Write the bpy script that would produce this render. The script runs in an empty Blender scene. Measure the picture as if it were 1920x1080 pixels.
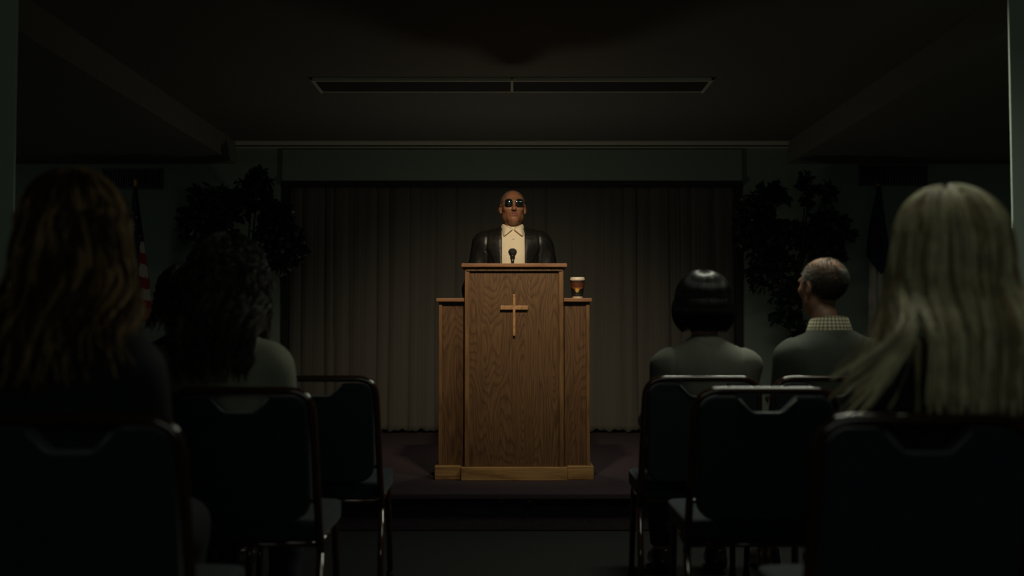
import bpy, math, random
import numpy as np
from mathutils import Vector, Matrix
from mathutils.bvhtree import BVHTree
PI = math.pi
S = bpy.context.scene
COL = S.collection

# ------------------------------------------------------------------ camera, world, lights, exposure
FPX = 2000.0
TILT = math.atan(82 / FPX)
CAMZ = 1.03
cam_d = bpy.data.cameras.new('camera'); cam = bpy.data.objects.new('camera', cam_d); COL.objects.link(cam)
cam.location = (0, 0, CAMZ); cam.rotation_euler = (PI / 2 + TILT, 0, 0)
cam_d.sensor_width = 36; cam_d.lens = 36 * FPX / 1920; cam_d.clip_start = 0.05; cam_d.clip_end = 60
cam_d.dof.use_dof = True; cam_d.dof.focus_distance = 6.15; cam_d.dof.aperture_fstop = 1.7
S.camera = cam
S.view_settings.view_transform = 'Standard'; S.view_settings.look = 'None'
S.view_settings.gamma = 1; S.view_settings.exposure = 0; S.view_settings.use_curve_mapping = False
S.cycles.use_denoising = True
S.cycles.max_bounces = 6
w = bpy.data.worlds.new('world'); S.world = w; w.use_nodes = True
w.node_tree.nodes['Background'].inputs[0].default_value = (0.6, 0.75, 0.8, 1)
w.node_tree.nodes['Background'].inputs[1].default_value = 0.002

def P(u, v, Y):
    """world point at depth Y seen at pixel (u,v) of the 1920x1080 photograph"""
    x = (u - 960) / FPX; z = (540 - v) / FPX
    dy = math.cos(TILT) - z * math.sin(TILT); dz = math.sin(TILT) + z * math.cos(TILT)
    return Vector((x / dy * Y, Y, CAMZ + dz / dy * Y))

def area(name, loc, rot, size, energy, color, spread=PI):
    d = bpy.data.lights.new(name, 'AREA'); o = bpy.data.objects.new(name, d); COL.objects.link(o)
    d.shape = 'RECTANGLE'; d.size, d.size_y = size; d.energy = energy; d.color = color; d.spread = spread
    o.location = loc; o.rotation_euler = rot; return o
def spot(name, loc, target, energy, color, ang, blend, rad):
    d = bpy.data.lights.new(name, 'SPOT'); o = bpy.data.objects.new(name, d); COL.objects.link(o)
    d.energy = energy; d.color = color; d.spot_size = math.radians(ang); d.spot_blend = blend; d.shadow_soft_size = rad
    o.location = loc; o.rotation_euler = (Vector(target) - Vector(loc)).to_track_quat('-Z', 'Y').to_euler(); return o
CEIL = 2.585
spot('lectern_spot', (0.02, 4.55, 2.50), (0.01, 6.20, 1.40), 116.0, (1.0, 0.80, 0.54), 62, 1.0, 0.065)
area('front_panel_light', (1.15, 4.66, CEIL - 0.035), (0, 0, 0), (0.95, 0.22), 13.0, (0.95, 1.0, 0.80), math.radians(155))
area('audience_panel_light', (1.15, 3.0, CEIL - 0.035), (0, 0, 0), (1.15, 1.15), 3.6, (0.95, 1.0, 0.80), math.radians(140))
area('rear_fill_light', (0.4, -2.30, 1.75), (PI / 2, 0, 0), (3.4, 1.1), 6.0, (0.86, 1.0, 0.84))  # added fill from behind the camera, no source seen there
for sx_, e_ in ((-3.95, 1.3), (3.95, .7)): area('side_fill_light', (sx_, 7.1, 2.39), (math.radians(12), 0, 0), (.3, .6), e_, (0.86, 1.0, 0.86))  # unseen fill lights added to lift the side walls and flags
pd = bpy.data.lights.new('stage_fill_light', 'POINT'); po = bpy.data.objects.new('stage_fill_light', pd); COL.objects.link(po)  # added point light, hidden behind the lectern, brightens ceiling and curtain
pd.energy = 5.0; pd.color = (1.0, 0.88, 0.68); pd.shadow_soft_size = 0.09; po.location = (0.0, 7.35, 1.0)

# ------------------------------------------------------------------ materials
def mat(name, col, rough=0.6, metal=0.0, spec=0.5, coat=0.0, sheen=0.0, bump=0.0, bscale=60, var=0.0, vscale=8, emit=None, aniso=0, sss=0):
    m = bpy.data.materials.new(name); m.use_nodes = True; nt = m.node_tree; b = nt.nodes['Principled BSDF']
    b.inputs['Base Color'].default_value = (*col, 1); b.inputs['Roughness'].default_value = rough
    b.inputs['Metallic'].default_value = metal; b.inputs['Specular IOR Level'].default_value = spec
    b.inputs['Coat Weight'].default_value = coat; b.inputs['Sheen Weight'].default_value = sheen
    if sss: b.inputs['Subsurface Weight'].default_value = sss; b.inputs['Subsurface Radius'].default_value = (0.01, 0.004, 0.002)
    tc = nt.nodes.new('ShaderNodeTexCoord')
    if bump:
        n = nt.nodes.new('ShaderNodeTexNoise'); n.inputs['Scale'].default_value = bscale; n.inputs['Detail'].default_value = 4
        nt.links.new(tc.outputs['Object'], n.inputs['Vector'])
        bp = nt.nodes.new('ShaderNodeBump'); bp.inputs['Strength'].default_value = bump; bp.inputs['Distance'].default_value = 0.004
        nt.links.new(n.outputs['Fac'], bp.inputs['Height']); nt.links.new(bp.outputs['Normal'], b.inputs['Normal'])
    if var:
        n = nt.nodes.new('ShaderNodeTexNoise'); n.inputs['Scale'].default_value = vscale; n.inputs['Detail'].default_value = 5
        nt.links.new(tc.outputs['Object'], n.inputs['Vector'])
        r = nt.nodes.new('ShaderNodeValToRGB')
        r.color_ramp.elements[0].position = 0.3; r.color_ramp.elements[1].position = 0.7
        r.color_ramp.elements[0].color = (*[c * (1 - var) for c in col], 1)
        r.color_ramp.elements[1].color = (*[min(1, c * (1 + var)) for c in col], 1)
        nt.links.new(n.outputs['Fac'], r.inputs['Fac']); nt.links.new(r.outputs['Color'], b.inputs['Base Color'])
    return m

def oak(name, dark, light, horizontal=False, seed=0.0, rings=17):
    m = bpy.data.materials.new(name); m.use_nodes = True; nt = m.node_tree; b = nt.nodes['Principled BSDF']
    N = nt.nodes.new; L = nt.links.new
    tc = N('ShaderNodeTexCoord'); mp = N('ShaderNodeMapping'); L(tc.outputs['Object'], mp.inputs['Vector'])
    mp.inputs['Location'].default_value = (seed, seed * 1.7, seed * .3)
    mp.inputs['Scale'].default_value = (0.35, 1, 3.2) if horizontal else (3.2, 1, 0.55)
    n = N('ShaderNodeTexNoise'); n.inputs['Scale'].default_value = 1.9; n.inputs['Detail'].default_value = 1.5; n.inputs['Roughness'].default_value = 0.4
    L(mp.outputs[0], n.inputs['Vector'])
    mu = N('ShaderNodeMath'); mu.operation = 'MULTIPLY'; mu.inputs[1].default_value = rings; L(n.outputs['Fac'], mu.inputs[0])
    # jitter by a finer noise so the cathedrals get ragged edges
    mp2 = N('ShaderNodeMapping'); L(tc.outputs['Object'], mp2.inputs['Vector'])
    mp2.inputs['Scale'].default_value = (7, 60, 150) if horizontal else (150, 60, 7)
    n2 = N('ShaderNodeTexNoise'); n2.inputs['Scale'].default_value = 1.0; n2.inputs['Detail'].default_value = 3; L(mp2.outputs[0], n2.inputs['Vector'])
    ad = N('ShaderNodeMath'); ad.operation = 'MULTIPLY_ADD'; ad.inputs[1].default_value = 0.55; L(n2.outputs['Fac'], ad.inputs[0]); L(mu.outputs[0], ad.inputs[2])
    fr = N('ShaderNodeMath'); fr.operation = 'FRACT'; L(ad.outputs[0], fr.inputs[0])
    r = N('ShaderNodeValToRGB'); L(fr.outputs[0], r.inputs['Fac'])
    e = r.color_ramp.elements; e[0].position = 0.0; e[0].color = (*dark, 1); e[1].position = 0.42; e[1].color = (*light, 1)
    e2 = r.color_ramp.elements.new(0.92); e2.color = (*[(a * .35 + c * .65) for a, c in zip(dark, light)], 1)
    mx = N('ShaderNodeMix'); mx.data_type = 'RGBA'; mx.blend_type = 'MULTIPLY'; mx.inputs[0].default_value = 0.55
    r2 = N('ShaderNodeValToRGB'); L(n2.outputs['Fac'], r2.inputs['Fac']); r2.color_ramp.elements[0].position = 0.35; r2.color_ramp.elements[0].color = (.45, .4, .36, 1); r2.color_ramp.elements[1].position = 0.62
    L(r.outputs['Color'], mx.inputs[6]); L(r2.outputs['Color'], mx.inputs[7])
    L(mx.outputs[2], b.inputs['Base Color'])
    b.inputs['Roughness'].default_value = 0.48; b.inputs['Specular IOR Level'].default_value = 0.35
    bp = N('ShaderNodeBump'); bp.inputs['Strength'].default_value = 0.12; bp.inputs['Distance'].default_value = 0.001
    L(n2.outputs['Fac'], bp.inputs['Height']); L(bp.outputs['Normal'], b.inputs['Normal'])
    return m

M = dict(
    wall=mat('green_grey_wall_paint', (0.23, 0.29, 0.24), 0.7, bump=0.05, bscale=150),
    pilaster=mat('light_lifted_pilaster_paint', (0.60, 0.70, 0.60), 0.7, bump=0.05, bscale=150),  # wall paint made lighter, standing in for light falling on the pilasters
    ceiling=mat('textured_ceiling_paint', (0.165, 0.168, 0.146), 0.9, bump=0.25, bscale=160),
    soffit=mat('soffit_paint', (0.19, 0.20, 0.18), 0.9, bump=0.2, bscale=160),
    trim=mat('painted_trim', (0.62, 0.61, 0.50), 0.55),
    darktrim=mat('dark_frame', (0.012, 0.012, 0.012), 0.6),
    carpet=mat('dark_hall_carpet', (0.010, 0.009, 0.010), 0.95, bump=0.6, bscale=500, var=0.3, vscale=90),
    stagecarpet=mat('burgundy_stage_carpet', (0.034, 0.018, 0.026), 0.95, bump=0.6, bscale=500, var=0.25, vscale=60),
    curtain=mat('taupe_curtain_cloth', (0.100, 0.096, 0.082), 0.85, sheen=0.2, bump=0.15, bscale=400),
    chairmetal=mat('glossy_brown_chair_tube', (0.045, 0.018, 0.010), 0.15, spec=1.0, coat=0.5),
    chairfabric=mat('dark_blue_chair_cloth', (0.010, 0.019, 0.030), 0.85, sheen=0.15, bump=0.3, bscale=700, var=0.25, vscale=200),
    rim=mat('grey_chair_trim', (0.16, 0.19, 0.18), 0.35),
    rubber=mat('black_rubber', (0.02, 0.02, 0.02), 0.7),
    vent=mat('vent_metal', (0.05, 0.055, 0.055), 0.5), black=mat('black_plastic', (0.012, 0.012, 0.013), 0.4),
    mesh=mat('microphone_grille', (0.03, 0.03, 0.032), 0.45, metal=0.6, bump=0.8, bscale=600),
    steel=mat('brushed_steel', (0.5, 0.5, 0.5), 0.25, metal=1),
    gold=mat('gold_finial', (0.55, 0.30, 0.10), 0.4, metal=0.6), pole=mat('varnished_flag_pole', (0.20, 0.10, 0.04), 0.4),
    blue=mat('flag_navy', (0.010, 0.016, 0.060), 0.8), white=mat('flag_white', (0.50, 0.47, 0.42), 0.8), red=mat('flag_red', (0.30, 0.02, 0.02), 0.8),
    fringe=mat('gold_fringe', (0.32, 0.15, 0.06), 0.8),
    leaf=mat('dark_ficus_leaf', (0.010, 0.030, 0.018), 0.42, var=0.4, vscale=30), bark=mat('brown_bark', (0.06, 0.04, 0.025), 0.8, bump=0.5, bscale=60),
    pot=mat('dark_planter', (0.04, 0.03, 0.025), 0.5), soil=mat('soil', (0.02, 0.015, 0.01), 1.0, bump=1, bscale=90),
    glass=mat('window_glass', (0.02, 0.02, 0.02), 0.05), lamp=mat('lamp_housing', (0.05, 0.05, 0.05), 0.4),
    darkvoid=mat('recess_paint', (0.03, 0.03, 0.03), 0.9),
    lid=mat('white_plastic_lid', (0.62, 0.54, 0.42), 0.4), cup=mat('white_paper_cup', (0.62, 0.52, 0.38), 0.6),
)
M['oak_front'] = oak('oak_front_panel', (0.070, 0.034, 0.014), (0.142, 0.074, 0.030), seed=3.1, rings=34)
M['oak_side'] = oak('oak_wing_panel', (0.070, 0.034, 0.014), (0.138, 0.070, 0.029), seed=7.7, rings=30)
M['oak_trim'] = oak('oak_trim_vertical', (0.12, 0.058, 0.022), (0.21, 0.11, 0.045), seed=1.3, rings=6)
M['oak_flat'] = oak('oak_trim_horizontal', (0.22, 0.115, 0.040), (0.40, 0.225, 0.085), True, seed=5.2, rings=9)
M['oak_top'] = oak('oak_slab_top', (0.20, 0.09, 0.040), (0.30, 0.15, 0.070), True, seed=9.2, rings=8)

# ------------------------------------------------------------------ object helpers
def props(o, label=None, cat=None, group=None, kind=None):
    if label: o['label'] = label
    if cat: o['category'] = cat
    if group: o['group'] = group
    if kind: o['kind'] = kind
    return o
def thing(name, label, cat, loc=(0, 0, 0), rotz=0, group=None):
    o = bpy.data.objects.new(name, None); COL.objects.link(o); o.location = loc; o.rotation_euler = (0, 0, rotz)
    o.empty_display_size = 0.1
    return props(o, label, cat, group)
class MB:
    def __init__(s): s.v = []; s.f = []; s.m = []; s.mi = 0
    def add(s, vs, fs, mi=None):
        o = len(s.v); s.v += [tuple(v) for v in vs]; s.f += [tuple(i + o for i in f) for f in fs]
        s.m += [s.mi if mi is None else mi] * len(fs)
    def box(s, a, b, mi=None):
        x0, y0, z0 = a; x1, y1, z1 = b
        s.add([(x0, y0, z0), (x1, y0, z0), (x1, y1, z0), (x0, y1, z0), (x0, y0, z1), (x1, y0, z1), (x1, y1, z1), (x0, y1, z1)],
              [(0, 3, 2, 1), (4, 5, 6, 7), (0, 1, 5, 4), (1, 2, 6, 5), (2, 3, 7, 6), (3, 0, 4, 7)], mi)
    def tube(s, pts, r, n=10, mi=None, caps=True, up=None):
        pts = [Vector(p) for p in pts]; rr = r if isinstance(r, (list, tuple)) else [r] * len(pts)
        vs = []; prev = None
        for i, p in enumerate(pts):
            t = (pts[min(i + 1, len(pts) - 1)] - pts[max(i - 1, 0)]).normalized()
            if prev is None:
                a = Vector((0, 0, 1)) if abs(t.z) < .9 else Vector((0, 1, 0)); nrm = t.cross(a).normalized()
            else:
                nrm = (prev - t * prev.dot(t)).normalized()
            prev = nrm; bn = t.cross(nrm)
            for k in range(n):
                a = 2 * PI * k / n; vs.append(p + (nrm * math.cos(a) + bn * math.sin(a)) * rr[i])
        fs = [(i * n + k, i * n + (k + 1) % n, (i + 1) * n + (k + 1) % n, (i + 1) * n + k) for i in range(len(pts) - 1) for k in range(n)]
        if caps: fs += [tuple(range(n - 1, -1, -1)), tuple((len(pts) - 1) * n + k for k in range(n))]
        s.add(vs, fs, mi)
    def lathe(s, prof, c=(0, 0, 0), n=32, mi=None, sx=1, sy=1):
        vs = [(c[0] + r * sx * math.cos(2 * PI * k / n), c[1] + r * sy * math.sin(2 * PI * k / n), c[2] + z) for r, z in prof for k in range(n)]
        fs = [(i * n + k, i * n + (k + 1) % n, (i + 1) * n + (k + 1) % n, (i + 1) * n + k) for i in range(len(prof) - 1) for k in range(n)]
        fs += [tuple(range(n - 1, -1, -1)), tuple((len(prof) - 1) * n + k for k in range(n))]
        s.add(vs, fs, mi)
    def prism(s, poly, y0, y1, mi=None, sh=lambda z: 0.0):   # poly in (x,z), extruded along y
        n = len(poly)
        vs = [(x, y0 + sh(z), z) for x, z in poly] + [(x, y1 + sh(z), z) for x, z in poly]
        s.add(vs, [tuple(range(n)), tuple(range(2 * n - 1, n - 1, -1))] + [(i, i + n, (i + 1) % n + n, (i + 1) % n) for i in range(n)], mi)
    def build(s, name, mats, parent=None, bevel=0, seg=2, smooth=False, label=None, loc=None):
        me = bpy.data.meshes.new(name); me.from_pydata(s.v, [], s.f); me.update()
        if not isinstance(mats, (list, tuple)): mats = [mats]
        for m in mats: me.materials.append(m)
        me.polygons.foreach_set('material_index', s.m)
        if smooth: me.polygons.foreach_set('use_smooth', [True] * len(me.polygons))
        o = bpy.data.objects.new(name, me); COL.objects.link(o)
        if parent: o.parent = parent
        if loc: o.location = loc
        if bevel:
            b = o.modifiers.new('bevel', 'BEVEL'); b.width = bevel; b.segments = seg; b.limit_method = 'ANGLE'; b.angle_limit = 0.6
            if smooth:
                b.harden_normals = False
        if label: o['label'] = label
        return o
def copy_tree(o, parent=None):
    c = o.copy(); COL.objects.link(c)
    if parent: c.parent = parent
    for ch in list(o.children): copy_tree(ch, c)
    return c

# ------------------------------------------------------------------ signed-distance volumes -> one continuous mesh
class Vol:
    def __init__(s, xs, ys, zs):
        s.ax = [np.asarray(a, np.float32) for a in (xs, ys, zs)]
        s.F = np.full([len(a) for a in s.ax], 1.0, np.float32)
    def _blk(s, lo, hi):
        sl = []
        for a, l, h in zip(s.ax, lo, hi):
            i0 = int(np.searchsorted(a, l)); i1 = int(np.searchsorted(a, h)); sl.append(slice(max(0, i0 - 1), min(len(a), i1 + 1)))
        return tuple(sl)
    def _pts(s, sl): return np.meshgrid(s.ax[0][sl[0]], s.ax[1][sl[1]], s.ax[2][sl[2]], indexing='ij')
    def _comb(s, sl, d, k, op):
        A = s.F[sl]
        if op == 'sub': 
            d = -d; h = np.maximum(k - np.abs(A - d), 0) / k; s.F[sl] = np.maximum(A, d) + h * h * k / 4
        else:
            h = np.maximum(k - np.abs(A - d), 0) / k; s.F[sl] = np.minimum(A, d) - h * h * k / 4
    def ell(s, c, r, k=0.02, op='add', R=None, g=0.0):
        r = np.array(r, float) + g; c = np.array(c, float); m = max(r) + k + 0.03
        sl = s._blk(c - m, c + m)
        if any(q.stop <= q.start for q in sl): return
        X, Y, Z = s._pts(sl); X = X - c[0]; Y = Y - c[1]; Z = Z - c[2]
        if R is not None:
            R = np.array(R); X, Y, Z = (R[0][0] * X + R[1][0] * Y + R[2][0] * Z, R[0][1] * X + R[1][1] * Y + R[2][1] * Z, R[0][2] * X + R[1][2] * Y + R[2][2] * Z)
        k0 = np.sqrt((X / r[0]) ** 2 + (Y / r[1]) ** 2 + (Z / r[2]) ** 2); k1 = np.sqrt((X / r[0] ** 2) ** 2 + (Y / r[1] ** 2) ** 2 + (Z / r[2] ** 2) ** 2) + 1e-9
        s._comb(sl, (k0 * (k0 - 1) / k1).astype(np.float32), k, op)
    def cone(s, a, b, ra, rb, k=0.02, op='add', g=0.0):
        a = np.array(a, float); b = np.array(b, float); ra += g; rb += g; m = max(ra, rb) + k + 0.03
        sl = s._blk(np.minimum(a, b) - m, np.maximum(a, b) + m)
        if any(q.stop <= q.start for q in sl): return
        X, Y, Z = s._pts(sl); d = b - a; L2 = float(d @ d) + 1e-12
        t = np.clip(((X - a[0]) * d[0] + (Y - a[1]) * d[1] + (Z - a[2]) * d[2]) / L2, 0, 1)
        D = np.sqrt((X - a[0] - t * d[0]) ** 2 + (Y - a[1] - t * d[1]) ** 2 + (Z - a[2] - t * d[2]) ** 2) - (ra + (rb - ra) * t)
        s._comb(sl, D.astype(np.float32), k, op)
    def box(s, lo, hi, k=0.004, op='sub'):
        lo = np.array(lo, float); hi = np.array(hi, float); sl = s._blk(lo - .05, hi + .05)
        if any(q.stop <= q.start for q in sl): return
        X, Y, Z = s._pts(sl); c = (lo + hi) / 2; h = (hi - lo) / 2
        q = [np.abs(X - c[0]) - h[0], np.abs(Y - c[1]) - h[1], np.abs(Z - c[2]) - h[2]]
        D = np.sqrt(sum(np.maximum(e, 0) ** 2 for e in q)) + np.minimum(np.maximum(np.maximum(q[0], q[1]), q[2]), 0)
        s._comb(sl, D.astype(np.float32), k, op)
    def keep(s, fn):   # intersect with fn(X,Y,Z)<0
        X, Y, Z = s._pts((slice(None),) * 3); s.F = np.maximum(s.F, fn(X, Y, Z).astype(np.float32))
    def displace(s, fn):
        X, Y, Z = s._pts((slice(None),) * 3); s.F = (s.F + fn(X, Y, Z)).astype(np.float32)
    def mesh(s):
        F = s.F; F[0] = F[-1] = 1; F[:, 0] = F[:, -1] = 1; F[:, :, 0] = F[:, :, -1] = 1
        I = F < 0; cnt = np.zeros([n - 1 for n in F.shape], np.int8)
        for dx in (0, 1):
            for dy in (0, 1):
                for dz in (0, 1):
                    cnt += I[dx:I.shape[0] - 1 + dx, dy:I.shape[1] - 1 + dy, dz:I.shape[2] - 1 + dz]
        act = (cnt > 0) & (cnt < 8); c = np.argwhere(act); idx = np.full(cnt.shape, -1, np.int64); idx[act] = np.arange(len(c))
        acc = np.zeros((len(c), 3)); n = np.zeros(len(c)); cor = [(i & 1, i >> 1 & 1, i >> 2 & 1) for i in range(8)]
        for a in range(8):
            for b in range(a + 1, 8):
                if sum(x != y for x, y in zip(cor[a], cor[b])) != 1: continue
                ca = c + cor[a]; cb = c + cor[b]; fa = F[tuple(ca.T)]; fb = F[tuple(cb.T)]; m = (fa < 0) != (fb < 0)
                t = np.where(m, fa / np.where(m, fa - fb, 1), 0)[:, None]
                pa = np.stack([s.ax[i][ca[:, i]] for i in range(3)], 1); pb = np.stack([s.ax[i][cb[:, i]] for i in range(3)], 1)
                acc += np.where(m[:, None], pa + (pb - pa) * t, 0); n += m
        V = acc / n[:, None]; Q = []
        for ax in range(3):
            o1, o2 = [(1, 2), (2, 0), (0, 1)][ax]
            A = np.take(I, range(I.shape[ax] - 1), ax); B = np.take(I, range(1, I.shape[ax]), ax)
            e = np.argwhere(A != B)
            flip = A[tuple(e.T)]
            e1 = np.zeros(3, int); e1[o1] = 1; e2 = np.zeros(3, int); e2[o2] = 1
            q = np.stack([idx[tuple((e - e1 - e2).T)], idx[tuple((e - e2).T)], idx[tuple(e.T)], idx[tuple((e - e1).T)]], 1)
            q[~flip] = q[~flip][:, ::-1]; Q.append(q)
        return V, np.concatenate(Q)
def np_obj(name, V, Q, mats, parent=None, smooth=True, mi=None):
    me = bpy.data.meshes.new(name); V = np.asarray(V, np.float32); Q = np.asarray(Q, np.int32); k = Q.shape[1]
    me.vertices.add(len(V)); me.vertices.foreach_set('co', V.ravel())
    me.loops.add(Q.size); me.loops.foreach_set('vertex_index', Q.ravel())
    me.polygons.add(len(Q)); me.polygons.foreach_set('loop_start', np.arange(0, Q.size, k, dtype=np.int32))
    me.polygons.foreach_set('loop_total', np.full(len(Q), k, np.int32))
    if not isinstance(mats, (list, tuple)): mats = [mats]
    for m in mats: me.materials.append(m)
    if mi is not None: me.polygons.foreach_set('material_index', np.asarray(mi, np.int32))
    me.polygons.foreach_set('use_smooth', np.full(len(Q), smooth)); me.update(calc_edges=True); me.validate()
    o = bpy.data.objects.new(name, me); COL.objects.link(o)
    if parent: o.parent = parent
    return o
def relax(V, Q, it=2, lam=0.5):
    for _ in range(it):
        S_ = np.zeros_like(V); n = np.zeros(len(V))
        for a, b in ((0, 1), (1, 2), (2, 3), (3, 0)):
            np.add.at(S_, Q[:, a], V[Q[:, b]]); np.add.at(n, Q[:, a], 1); np.add.at(S_, Q[:, b], V[Q[:, a]]); np.add.at(n, Q[:, b], 1)
        V = V + lam * (S_ / np.maximum(n, 1)[:, None] - V)
    return V
def axis(segs):   # [(start, step), ..., (end,)]
    out = []
    for (a, st), nx in zip(segs[:-1], segs[1:]):
        out += list(np.arange(a, nx[0] - st * .5, st))
    return np.array(out + [segs[-1][0]])

# ------------------------------------------------------------------ room shell
BW = 8.70           # plane of the wall behind the stage
XL, XR, YB = -4.6, 4.6, -2.5
def struct(o, ): o['kind'] = 'structure'; return o
b = MB(); b.box((XL, YB, -0.1), (XR, 9.6, 0)); struct(b.build('floor', M['carpet']))
b = MB(); b.box((XL, 5.56, 0.0), (XR, 9.5, 0.175)); b.box((XL, 5.52, 0.165), (XR, 9.5, 0.2)); o = struct(b.build('stage_platform', M['stagecarpet'], bevel=0.008)); o.name = 'floor_stage'
# tray ceiling: raised centre, lower sides
TX = 2.26; SZ = 2.405
b = MB(); b.box((-TX, YB, CEIL), (TX, 9.6, CEIL + .1)); struct(b.build('ceiling', M['ceiling']))
for s_, nm in ((-1, 'ceiling_left'), (1, 'ceiling_right')):
    b = MB(); x0, x1 = sorted((s_ * TX, s_ * 4.6)); b.box((x0, YB, SZ), (x1, 9.6, CEIL + .1)); struct(b.build(nm, M['soffit']))
# end wall with the stage opening
OX = 1.885; OZ = 2.256
b = MB(); b.box((XL, BW, 0.2), (-OX, BW + .12, 2.6)); b.box((OX, BW, 0.2), (XR, BW + .12, 2.6)); b.box((-OX, BW, OZ), (OX, BW + .12, 2.6)); b.box((-2.6, 9.3, .2), (2.6, 9.4, 2.6))
struct(b.build('wall_stage', M['wall']))
b = MB(); b.box((-1.88, BW - .035, OZ), (1.88, BW - .001, 2.52)); struct(b.build('trim_1', M['wall'], bevel=.004))
b = MB(); b.box((-TX, BW - .05, 2.553), (TX, BW - .001, CEIL)); b.box((-TX, BW - .065, 2.568), (TX, BW - .05, CEIL)); b.box((-TX, BW - .06, 2.53), (TX, BW - .001, 2.538))
struct(b.build('trim_2', M['trim'], bevel=.003))
b = MB(); b.box((-OX, BW - .045, OZ - .038), (OX, BW + .03, OZ + .001)); b.box((-OX, BW - .01, .2), (-OX + .055, BW + .13, OZ)); b.box((OX - .055, BW - .01, .2), (OX, BW + .13, OZ))
struct(b.build('trim_3', M['darktrim'], bevel=.003))
for s_, nm in ((-1, 'wall_left'), (1, 'wall_right')):
    b = MB(); x0, x1 = sorted((s_ * 4.6, s_ * 4.7)); b.box((x0, YB, 0), (x1, 9.6, 2.7)); struct(b.build(nm, M['wall']))
# rear wall with an unseen window band, added to go with the rear fill
b = MB(); b.box((XL, YB - .1, 0), (XR, YB, 1.15)); b.box((XL, YB - .1, 2.35), (XR, YB, 2.7)); b.box((XL, YB - .1, 1.15), (-1.4, YB, 2.35)); b.box((2.2, YB - .1, 1.15), (XR, YB, 2.35))
struct(b.build('wall_rear', M['wall']))
b = MB()
for x in (-1.4, -.22, .96, 2.14): b.box((x, YB - .08, 1.15), (x + .06, YB - .02, 2.35))
b.box((-1.4, YB - .08, 1.15), (2.2, YB - .02, 1.21)); b.box((-1.4, YB - .08, 2.29), (2.2, YB - .02, 2.35))
wf = struct(b.build('added_window_1', M['trim'])); b = MB(); b.box((-1.4, YB - .055, 1.15), (2.2, YB - .045, 2.35)); b.build('pane', M['glass'], wf)
# square pilasters flanking the seating, in front of the stage
PY = 4.30
for s_, nm in ((-1, 'trim_4'), (1, 'trim_5')):
    b = MB(); e = abs(P(28, 250, PY).x) if s_ < 0 else abs(P(1896, 250, PY).x)
    x0, x1 = sorted((s_ * e, s_ * (e + .60))); b.box((x0, PY, 0), (x1, PY + .015, CEIL + .02)); struct(b.build(nm, M['pilaster'], bevel=.004))
# wall baseboard, recess on the ceiling
b = MB(); b.box((XL, BW - .02, .2), (-OX, BW, .3)); b.box((OX, BW - .02, .2), (XR, BW, .3)); struct(b.build('baseboard_stage', M['trim'], bevel=.004))
fy0, fy1 = 6.47, 6.83; fx = 1.235
lf = thing('ceiling_light', 'long unlit rectangular light fixture with pale rim on the ceiling above the lectern', 'ceiling light', (0, (fy0 + fy1) / 2, CEIL))
b = MB(); d = (fy1 - fy0) / 2
b.box((-fx, -d, -.022), (fx, -d + .02, 0)); b.box((-fx, d - .012, -.012), (fx, d, 0)); b.box((-fx, -d, -.018), (-fx + .015, d, 0)); b.box((fx - .015, -d, -.018), (fx, d, 0)); b.box((-.008, -d, -.012), (.008, d, 0))
b.build('rim', M['trim'], lf, bevel=.002)
b = MB(); b.box((-fx + .015, -d + .02, -.006), (fx - .015, d - .012, 0)); b.build('diffuser', M['darkvoid'], lf)
# lamps the light comes from (above the frame), then an added stage fill lamp
lp = thing('spotlight', 'small black spotlight under the ceiling aimed at the lectern', 'spotlight', (0.02, 4.55, 2.50))
b = MB(); ax_ = (Vector((0.01, 6.25, 1.45)) - Vector((0.02, 4.55, 2.5))).normalized(); p0 = -ax_ * .14; p1 = -ax_ * .06; b.tube([p0, p1], .045, 16); b.build('housing', M['lamp'], lp, bevel=.004)
b = MB(); b.tube([p0, (p0.x, p0.y, CEIL - 2.5)], .008, 8); b.build('stem', M['lamp'], lp)
for (px_, py_, hx_, hy_, lab) in ((1.15, 4.66, .48, .15, 'dim narrow panel light above the front row, right of the aisle'), (1.15, 3.0, .605, .605, 'dim square panel light above the second and third rows, right of the aisle')):
    tf = thing('ceiling_light', lab, 'ceiling light', (px_, py_, CEIL), 0, 'panel lights above the chairs'); b = MB()
    for a0, a1 in (((-hx_, -hy_), (hx_, -hy_ + .025)), ((-hx_, hy_ - .025), (hx_, hy_)), ((-hx_, -hy_), (-hx_ + .025, hy_)), ((hx_ - .025, -hy_), (hx_, hy_))): b.box((*a0, -.04), (*a1, 0))
    b.build('frame', M['trim'], tf)
fl = thing('added_fill_lamp', 'added fill lamp on a thin pole on the stage, unseen behind the speaker', 'lamp', (0, 7.35, .2))  # base and pole made up to carry the added stage fill
b = MB(); b.lathe([(.10, 0), (.10, .03), (.07, .05)], n=28); b.build('base', M['lamp'], fl, smooth=True)
b = MB(); b.tube([(0, 0, .04), (0, 0, .71)], .012, 12); b.build('pole', M['lamp'], fl, smooth=True)

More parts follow.
